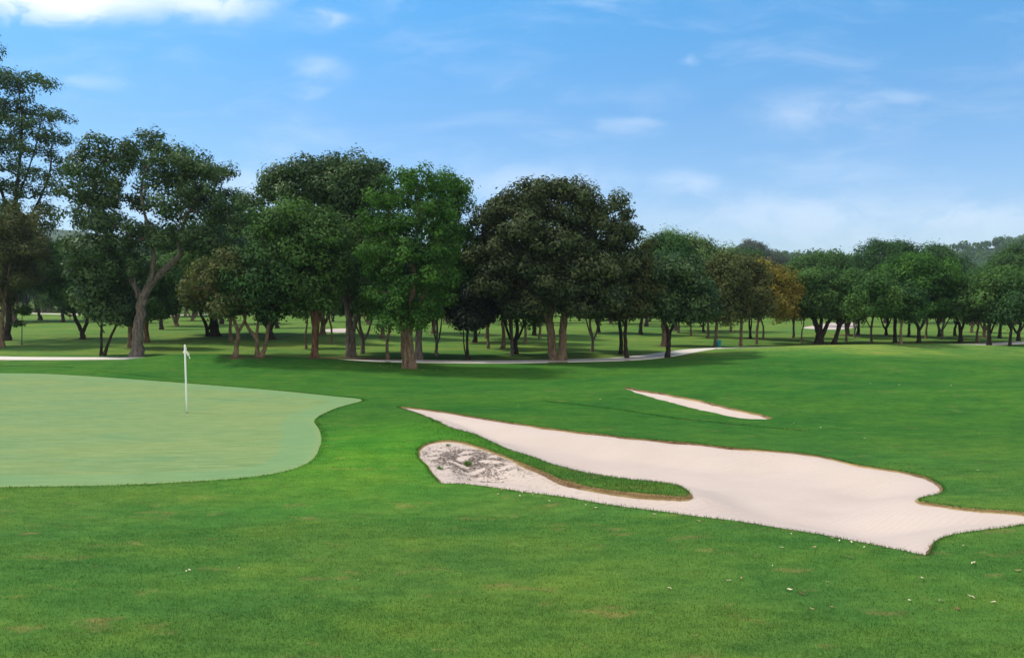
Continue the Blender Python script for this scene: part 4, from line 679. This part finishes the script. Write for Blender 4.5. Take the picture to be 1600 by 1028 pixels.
# ------------------------------------------------------------------ far wood on the hills (one mass)
def far_wood():
    r = np.random.default_rng(77); Cs = []
    def add(n, x0, x1, d0, d1, cond=None):
        x = r.uniform(x0, x1, n); d = r.uniform(d0, d1, n); X = (x - 800) / F * d; z = hgt(X, d)
        if cond is not None: k = cond(X, d, z); X, d, z = X[k], d[k], z[k]
        Cs.append(np.c_[X, d, z])
    add(330, -250, 1000, 225, 300); add(420, 1000, 1900, 215, 330); add(900, 1050, 1950, 330, 720, lambda X, d, z: z > 8); add(260, 1050, 1350, 350, 520)
    add(200, -400, 1100, 300, 420)
    Cc = np.vstack(Cs); n = len(Cc); pxx = 800 + Cc[:, 0] / Cc[:, 1] * F; H = r.uniform(8, 13, n) * np.where(Cc[:, 1] < 340, 1.0, 0.85) * np.where((pxx > 1190) & (Cc[:, 1] < 420), 0.72, 1.0); Rr = H * r.uniform(0.36, 0.5, n)
    k = 12; sub = r.normal(0, 1, (n, k, 3)); sub /= np.linalg.norm(sub, axis=2)[..., None]; sub *= (r.uniform(.45, 1, (n, k)) ** .5)[..., None]
    cc = Cc[:, None] + sub * Rr[:, None, None] * np.array([1, 1, .8]) + np.array([0, 0, 1]) * (H - Rr * .9)[:, None, None] * r.uniform(.72, 1, (n, k))[..., None]
    cc = cc.reshape(-1, 3); rs = np.repeat(Rr * .42, k); tn = np.repeat(r.beta(2, 2, n), k) * .6 + r.beta(2, 2, n * k) * .3
    m = 16; idx = np.repeat(np.arange(len(cc)), m); g = r.normal(0, 1, (len(idx), 3)); g /= np.linalg.norm(g, axis=1)[:, None]; g *= (r.uniform(.3, 1, len(idx)) ** .5)[:, None]
    p = cc[idx] + g * rs[idx][:, None]; nr = g + np.array([0, 0, .5]) + r.normal(0, .5, g.shape); nr /= np.linalg.norm(nr, axis=1)[:, None]
    td = r.normal(0, 1, g.shape); td -= nr * (td * nr).sum(1)[:, None]; td /= np.linalg.norm(td, axis=1)[:, None]; bd = np.cross(nr, td); s = (0.55 + 0.0013 * p[:, 1:2]) * r.uniform(.7, 1.3, (len(p), 1))
    V = np.empty((len(p), 4, 3)); V[:, 0] = p - td * s * .5; V[:, 1] = p + bd * s * .4; V[:, 2] = p + td * s * .5; V[:, 3] = p - bd * s * .4
    o = mesh_obj('distant_forest', V.reshape(-1, 3), np.arange(4 * len(p)).reshape(-1, 4), L['mid'], attr={'tint': ('FACE', np.clip(tn[idx] + .1, 0, 1))})
    tag(o, 'hazy mass of woodland covering the far hills', 'forest', kind='stuff')
far_wood()

# ------------------------------------------------------------------ flagstick in its cup
import bmesh
def bm_obj(name, bm, mat, parent=None, sm=True):
    me = bpy.data.meshes.new(name); bm.to_mesh(me); bm.free(); me.materials.append(mat)
    if sm:
        for p in me.polygons: p.use_smooth = True
    o = bpy.data.objects.new(name, me); COL.objects.link(o)
    if parent: o.parent = parent
    return o
def lathe(bm, prof, n=20, cx=0, cy=0):
    rings = []
    for (r, z) in prof: rings.append([bm.verts.new((cx + r * math.cos(2 * math.pi * i / n), cy + r * math.sin(2 * math.pi * i / n), z)) for i in range(n)])
    for a, b_ in zip(rings[:-1], rings[1:]):
        for i in range(n): bm.faces.new((a[i], a[(i + 1) % n], b_[(i + 1) % n], b_[i]))
    return rings
Mw = plain('white_paint', (0.82, 0.82, 0.78), 0.4, 0.5, var=.03); Mfl = plain('flag_cloth', (0.88, 0.82, 0.66), 0.8, 0.2, var=.08); Mdk = plain('cup_dark', (0.03, 0.03, 0.03), 0.8)
fx, fy = hit(292, 645); fz = float(hgt(fx, fy))
fe = empty('flagstick', (fx, fy, fz)); tag(fe, 'white flagstick with a limp cream flag standing on the putting green', 'flagstick'); fe.rotation_euler = (0, R(-0.9), 0)
bm = bmesh.new(); lathe(bm, [(0.0, -.05), (0.020, -.05), (0.026, 0.4), (0.028, 0.42), (0.028, 2.1), (0.02, 2.14), (0.0, 2.15)], 12); bm_obj('pole', bm, Mw, fe)
bm = bmesh.new(); n1, n2 = 14, 10; vs = []
for i in range(n1):
    row = []
    for j in range(n2):
        a = i / (n1 - 1); q = j / (n2 - 1)
        x = 0.02 + 0.15 * q * (0.35 + 0.65 * a) + 0.02 * math.sin(a * 5 + 1) * q; z = 2.13 - 0.24 * a - 0.26 * q * (1 - 0.25 * a); y = 0.07 * math.sin(q * 8 + a * 2) * q
        row.append(bm.verts.new((x, y, z)))
    vs.append(row)
for i in range(n1 - 1):
    for j in range(n2 - 1): bm.faces.new((vs[i][j], vs[i][j + 1], vs[i + 1][j + 1], vs[i + 1][j]))
fo = bm_obj('flag', bm, Mfl, fe); md = fo.modifiers.new('thickness', 'SOLIDIFY'); md.thickness = 0.006
bm = bmesh.new()
tip = [(-0.07, 0, 1.90), (-0.02, .01, 2.0), (-0.015, 0, 1.86)]; a = [bm.verts.new(p) for p in tip]; b_ = [bm.verts.new((p[0], p[1] + .02, p[2])) for p in tip]
bm.faces.new(a); bm.faces.new(b_[::-1]); [bm.faces.new((a[i], b_[i], b_[(i + 1) % 3], a[(i + 1) % 3])) for i in range(3)]; bm_obj('flag_tie', bm, Mw, fe, False)
bm = bmesh.new(); lathe(bm, [(0.054, 0.006), (0.05, 0.008), (0.05, 0.005), (0.0, 0.0045)], 24); o = bm_obj('hole_cup', bm, Mdk, fe)

# ------------------------------------------------------------------ teal bin
Mteal = plain('teal_plastic', (0.012, 0.20, 0.19), 0.45, 0.5, var=.1); Mgr = plain('grey_metal', (0.25, 0.27, 0.30), 0.5, 0.5)
bx_, by_ = hit(1122.5, 543.6); be = empty('litter_bin', (bx_, by_, float(hgt(bx_, by_)))); tag(be, 'small teal bin standing on the grass by the path', 'bin')
bm = bmesh.new(); lathe(bm, [(0, .02), (.15, .02), (.17, .06), (.19, .42), (.20, .44), (.20, .47), (.185, .47), (.17, .10), (0, .09)], 18); bm_obj('bin_body', bm, Mteal, be)
bm = bmesh.new(); lathe(bm, [(.15, 0), (.165, 0), (.165, .05), (.15, .05)], 18); bm_obj('base_ring', bm, Mgr, be)
bm = bmesh.new(); lathe(bm, [(.20, .472), (.21, .48), (.19, .52), (.10, .56), (0, .57)], 18); bm_obj('lid', bm, Mteal, be)

# ------------------------------------------------------------------ parked car far away
Mcar = plain('car_paint', (0.02, 0.035, 0.09), 0.25, 0.6, var=.05); Mgl = plain('car_glass', (0.03, 0.04, 0.05), 0.08, 0.8); Mty = plain('tyre_rubber', (0.02, 0.02, 0.02), 0.8); Mrim = plain('wheel_rim', (0.5, 0.5, 0.52), 0.3, 0.5, 0.8); Mlamp = plain('lamp_lens', (0.8, 0.8, 0.78), 0.1, 0.8)
cxx, cyy = hit(475, 494.5); ce = empty('parked_car', (cxx, cyy, float(hgt(cxx, cyy)))); tag(ce, 'dark blue car parked beyond the trees on the far road', 'car'); ce.rotation_euler = (0, 0, R(12)); 
def loft(bm, secs, closed_ends=True):
    rings = [[bm.verts.new(p) for p in s] for s in secs]; n = len(rings[0])
    for a, b_ in zip(rings[:-1], rings[1:]):
        for i in range(n): bm.faces.new((a[i], a[(i + 1) % n], b_[(i + 1) % n], b_[i]))
    if closed_ends: bm.faces.new(rings[0][::-1]); bm.faces.new(rings[-1])
def csec(x, w, z0, z1, t=.12):
    return [(x, -w + t, z0), (x, w - t, z0), (x, w, z0 + t), (x, w, z1 - t), (x, w - t, z1), (x, -w + t, z1), (x, -w, z1 - t), (x, -w, z0 + t)]
bm = bmesh.new(); loft(bm, [csec(-2.2, .75, .40, .78), csec(-2.05, .86, .28, .92), (csec(-1.2, .9, .25, 1.0)), csec(.7, .9, .25, .98), csec(1.6, .88, .26, .86), csec(2.1, .82, .30, .74), csec(2.22, .7, .38, .62)]); bm_obj('body', bm, Mcar, ce)
bm = bmesh.new(); loft(bm, [csec(-1.9, .70, .95, 1.0, .02), csec(-1.3, .66, .95, 1.38, .08), csec(-.4, .64, .95, 1.47, .08), csec(.3, .64, .95, 1.42, .08), csec(1.15, .72, .93, .97, .02)]); bm_obj('cabin_glass', bm, Mgl, ce)
bm = bmesh.new(); loft(bm, [csec(-1.25, .62, 1.37, 1.42, .02), csec(-.4, .62, 1.45, 1.50, .02), csec(.28, .60, 1.40, 1.45, .02)]); bm_obj('roof', bm, Mcar, ce)
for sx in (-1.35, 1.4):
    for sy in (-.82, .82):
        bm = bmesh.new(); lathe(bm, [(.18, -.1), (.30, -.1), (.33, -.06), (.33, .06), (.30, .1), (.18, .1)], 20); w = bm_obj('wheel', bm, Mty, ce); w.rotation_euler = (R(90), 0, 0); w.location = (sx, sy, .33)
        bm = bmesh.new(); lathe(bm, [(0, -.09), (.19, -.08), (.19, .08), (0, .09)], 14); q = bm_obj('rim', bm, Mrim, w)
for sy in (-.6, .6):
    bm = bmesh.new(); bmesh.ops.create_uvsphere(bm, u_segments=12, v_segments=8, radius=.13); o = bm_obj('headlight', bm, Mlamp, ce); o.location = (2.12, sy, .60); o.scale = (.5, 1.2, .7)

# ------------------------------------------------------------------ golfer far left, bending to the ball
gxx, gyy = hit(110, 501.5); ge = empty('person', (gxx, gyy, float(hgt(gxx, gyy)))); tag(ge, 'golfer in white cap, yellow-green shirt and dark shorts bending on the far fairway', 'person'); ge.rotation_euler = (0, 0, R(200))
Msk = plain('skin', (0.42, 0.25, 0.17), 0.6); Mye = plain('shirt_cloth', (0.50, 0.66, 0.06), 0.8); Msh = plain('shorts_cloth', (0.04, 0.045, 0.05), 0.85); Mcap = plain('cap_cloth', (0.8, 0.8, 0.78), 0.8, var=.03)
def skin(name, pts_, eds, rad, mat, parent, root=0, sub=2):
    me = bpy.data.meshes.new(name); me.from_pydata(pts_, eds, []); o = bpy.data.objects.new(name, me); COL.objects.link(o); o.parent = parent
    sm_ = o.modifiers.new('skin', 'SKIN'); lay = me.skin_vertices[0] if len(me.skin_vertices) else None
    if lay is None:
        bm = bmesh.new(); bm.from_mesh(me); bm.verts.layers.skin.verify(); bm.to_mesh(me); bm.free(); lay = me.skin_vertices[0]
    for i, r in enumerate(rad): lay.data[i].radius = (r, r) if not isinstance(r, tuple) else r
    lay.data[root].use_root = True; ss = o.modifiers.new('sub', 'SUBSURF'); ss.levels = sub; ss.render_levels = sub; me.materials.append(mat); return o
J = [(0, 0, .92), (.14, 0, 1.08), (.30, 0, 1.28), (.36, 0, 1.36), (.44, 0, 1.44), (.50, 0, 1.54),         # pelvis .. chest, neck, head
     (-.02, .11, .86), (.06, .15, .50), (0, .16, .10), (.12, .18, .05), (-.02, -.11, .86), (.06, -.15, .50), (0, -.16, .10), (.12, -.18, .05),
     (.32, .19, 1.28), (.40, .18, 1.00), (.46, .05, .80), (.32, -.19, 1.28), (.40, -.18, 1.00), (.47, -.03, .78)]
E = [(0, 1), (1, 2), (2, 3), (3, 4), (4, 5), (0, 6), (6, 7), (7, 8), (8, 9), (0, 10), (10, 11), (11, 12), (12, 13), (2, 14), (14, 15), (15, 16), (2, 17), (17, 18), (18, 19)]
Rr = [.13, .13, .14, .07, .06, .10, .09, .06, .045, .035, .09, .06, .045, .035, .065, .045, .035, .065, .045, .035]
skin('body', J, E, Rr, Msk, ge)
skin('shirt', [(0, 0, .96), (.14, 0, 1.10), (.28, 0, 1.27), (.34, 0, 1.34), (.32, .19, 1.28), (.37, .185, 1.12), (.32, -.19, 1.28), (.37, -.185, 1.12)], [(0, 1), (1, 2), (2, 3), (2, 4), (4, 5), (2, 6), (6, 7)], [.155, .155, .165, .08, .085, .07, .085, .07], Mye, ge)
skin('shorts', [(0, 0, .93), (-.01, .11, .84), (.04, .14, .58), (-.01, -.11, .84), (.04, -.14, .58)], [(0, 1), (1, 2), (0, 3), (3, 4)], [.15, .12, .10, .12, .10], Msh, ge)
bm = bmesh.new(); bmesh.ops.create_uvsphere(bm, u_segments=14, v_segments=8, radius=.125); bm_obj('cap', bm, Mcap, ge).location = (.49, 0, 1.60)
bm = bmesh.new(); loft(bm, [csec(0, .012, -.012, .012, .003), csec(.95, .008, -.008, .008, .002)]); gc = bm_obj('golf_club', bm, Mgr, None); tag(gc, 'golf club held by the bending golfer', 'golf club')
gc.location = ge.matrix_basis @ Vector((.47, 0, .80)); gc.rotation_euler = (0, R(58), R(200))

# ------------------------------------------------------------------ litter on the turf and in the sand
Mlf = [plain('dry_leaf_tan', (0.42, 0.30, 0.15), 0.8), plain('dry_leaf_pale', (0.62, 0.55, 0.38), 0.8), plain('dry_leaf_brown', (0.22, 0.10, 0.05), 0.8)]
protoL = []
def leaf_mesh(k):
    bm = bmesh.new(); r = random.Random(k); n = 9; sp = []; Lh = .075
    for i in range(n):
        a = i / (n - 1); w = .026 * math.sin(math.pi * min(1, a * 1.02)) ** .7 + .001; z = .012 + .018 * math.sin(a * 3 + r.uniform(0, 2)) ** 2
        sp.append([bm.verts.new((a * 2 * Lh - Lh, -w, z + .012)), bm.verts.new((a * 2 * Lh - Lh, 0, z)), bm.verts.new((a * 2 * Lh - Lh, w, z + .015))])
    for a, b_ in zip(sp[:-1], sp[1:]):
        for j in range(2): bm.faces.new((a[j], b_[j], b_[j + 1], a[j + 1]))
    me = bpy.data.meshes.new('fallen_leaf'); bm.to_mesh(me); bm.free(); me.materials.append(Mlf[k % 3]); return me
LM = [leaf_mesh(k) for k in range(6)]
SP = {'dry leaf along the near edge of the large bunker': [(784, 766), (816, 770), (832, 774), (845, 776), (858, 784), (778, 773), (812, 776), (915, 791), (931, 795), (947, 791), (976, 797), (1022, 805), (1063, 806), (1092, 816), (1128, 817), (942, 806), (1180, 822), (1300, 842), (1312, 846), (1330, 849), (1350, 856), (1236, 835), (1272, 857)],
      'dry leaf on the dark foreground turf at right': [(1139, 909), (1158, 905), (1252, 930), (1234, 923), (1293, 911), (1326, 873), (1222, 857), (1268, 953), (1300, 951), (1470, 941), (1553, 943), (1517, 935), (1496, 953), (1087, 995), (1521, 882), (1591, 894), (1487, 850), (1506, 854), (1380, 856), (1046, 921), (1207, 885), (1420, 940), (1440, 905)],
      'pale bit of litter on the left foreground turf': [(296, 892), (291, 894), (560, 908), (374, 889)],
      'pale leaf on the turf near the foot of the bright green tree': [(660, 579), (672, 580), (683, 579), (709, 581), (753, 585), (594, 572), (604, 573), (612, 572), (600, 575)],
      'pale fleck of leaf on the mid fairway': [(810, 634), (938, 625), (962, 633), (855, 622), (1282, 669), (1351, 686), (1530, 678), (1360, 600), (1405, 602), (1548, 585), (1486, 603), (1240, 662), (1590, 640), (1421, 730), (1528, 736)]}
q = random.Random(4)
ORD = 'first second third fourth fifth sixth seventh eighth ninth tenth eleventh twelfth thirteenth fourteenth fifteenth sixteenth seventeenth eighteenth nineteenth twentieth twenty-first twenty-second twenty-third twenty-fourth'.split()
for lab, L_ in SP.items():
    for io, (px, py) in enumerate(sorted(L_)):
        x, y = hit(px, py); o = bpy.data.objects.new('fallen_leaf', LM[q.choice([0, 1, 1, 3, 4, 2]) if 'pale' not in lab else q.choice([1, 4])]); COL.objects.link(o)
        s = q.uniform(.4, .95) * (1 if y < 20 else 0.9) * (0.5 if y < 12.5 and x < 0 else 0.68); o.location = (x, y, float(hgt(x, y)) + .012); o.scale = (s, s, s); o.rotation_euler = (q.uniform(-.3, .3), q.uniform(-.3, .3), q.uniform(0, 6.28))
        tag(o, f'{lab}, {ORD[io]} from left', 'leaf', 'leaves fallen on the grass')
# dead grass and root bits on the sand
Mdb = plain('dead_thatch', (0.19, 0.155, 0.13), 0.95, 0.1, var=.5)
r = np.random.default_rng(21); n = 4200; i = r.integers(0, 2, n); tt = r.uniform(0, 1, n)[:, None]; c0 = DEBC[i] * (1 - tt) + DEBC[i + 1] * tt + r.normal(0, .36, (n, 2)) * np.array([1.35, 1.2]) + np.array([0.1, 0.25])
cln = np.sin(c0[:, 0] * 9 + 2 * np.sin(c0[:, 1] * 6)) * np.sin(c0[:, 1] * 8 + 1); ok = inside(c0[:, 0], c0[:, 1], PB) & (cln > -0.25) & (seg_dist(c0[:, 0], c0[:, 1], PB, True) > .08); c0 = c0[ok]; n = len(c0)
dg = bpy.context.evaluated_depsgraph_get()
from mathutils.bvhtree import BVHTree
sands = [o for o in bpy.data.objects if o.name.startswith('bunker_sand')]; so_ = sands[0]
bv = BVHTree.FromPolygons([v.co[:] for v in so_.data.vertices], [p.vertices[:] for p in so_.data.polygons])
def sz(x, y):
    h_ = bv.ray_cast(Vector((x, y, 5)), Vector((0, 0, -1))); return h_[0].z if h_[0] else float(hgt(x, y)) - .1
z0 = np.array([sz(*p) for p in c0]); a = r.uniform(0, 6.28, n); Ln = r.uniform(.03, .11, n); wd = r.uniform(.008, .022, n)
V = np.empty((n, 4, 3)); dx, dy = np.cos(a), np.sin(a); hz = r.uniform(.004, .03, n)
V[:, 0] = np.c_[c0[:, 0] - dx * Ln / 2, c0[:, 1] - dy * Ln / 2, z0 + .004]; V[:, 1] = np.c_[c0[:, 0] + dy * wd / 2, c0[:, 1] - dx * wd / 2, z0 + hz]; V[:, 2] = np.c_[c0[:, 0] + dx * Ln / 2, c0[:, 1] + dy * Ln / 2, z0 + .006]; V[:, 3] = np.c_[c0[:, 0] - dy * wd / 2, c0[:, 1] + dx * wd / 2, z0 + hz]
g = mesh_obj('dead_thatch', V.reshape(-1, 3), np.arange(4 * n).reshape(-1, 4), Mdb); tag(g, 'dark dead thatch and root bits strewn over the near end of the large bunker', 'debris', kind='stuff')
def tuft(px, py, n_, hh, label):
    x, y = hit(px, py, lambda a_, b_: h_mid(a_, b_) - .25); z = sz(x, y); rr = np.random.default_rng(int(px)); a = rr.uniform(0, 6.28, n_); rad = rr.uniform(0, .07, n_); H = rr.uniform(.4, 1, n_) * hh
    bx0 = np.c_[np.cos(a) * rad, np.sin(a) * rad, np.zeros(n_)]; top = bx0 + np.c_[np.cos(a) * H * .5, np.sin(a) * H * .5, H]; sd_ = np.c_[-np.sin(a), np.cos(a), np.zeros(n_)] * .006
    V = np.stack([bx0 - sd_, bx0 + sd_, top], 1).reshape(-1, 3); o = mesh_obj('grass_tuft', V, np.arange(3 * n_).reshape(-1, 3), MBL, attr={'tint': ('FACE', rr.uniform(.3, 1, n_))}, loc=(x, y, z)); tag(o, label, 'grass tuft')
tuft(731, 742, 110, .15, 'small green tuft growing out of the bunker sand')
tuft(688, 750, 70, .09, 'low tuft at the near corner of the bunker')
tuft(700, 716, 50, .07, 'thin tuft among the dead thatch in the bunker')

# ------------------------------------------------------------------ haze
Mh = bpy.data.materials.new('haze_air'); Mh.use_nodes = True; t = Mh.node_tree; t.nodes.clear()
pv = N(t, 'ShaderNodeVolumePrincipled'); pv.inputs['Color'].default_value = (0.80, 0.90, 1.0, 1); pv.inputs['Density'].default_value = 0.0002; pv.inputs['Anisotropy'].default_value = 0.2
ou = N(t, 'ShaderNodeOutputMaterial'); t.links.new(pv.outputs[0], ou.inputs['Volume'])
bm = bmesh.new(); bmesh.ops.create_cube(bm, size=1)
for v_ in bm.verts: v_.co = Vector((v_.co.x * 3400, v_.co.y * 3400, (v_.co.z + .5) * 122 - 2))
o = bm_obj('haze', bm, Mh, sm=False); tag(o, 'thin blue-white air haze over the course', 'haze', kind='stuff')
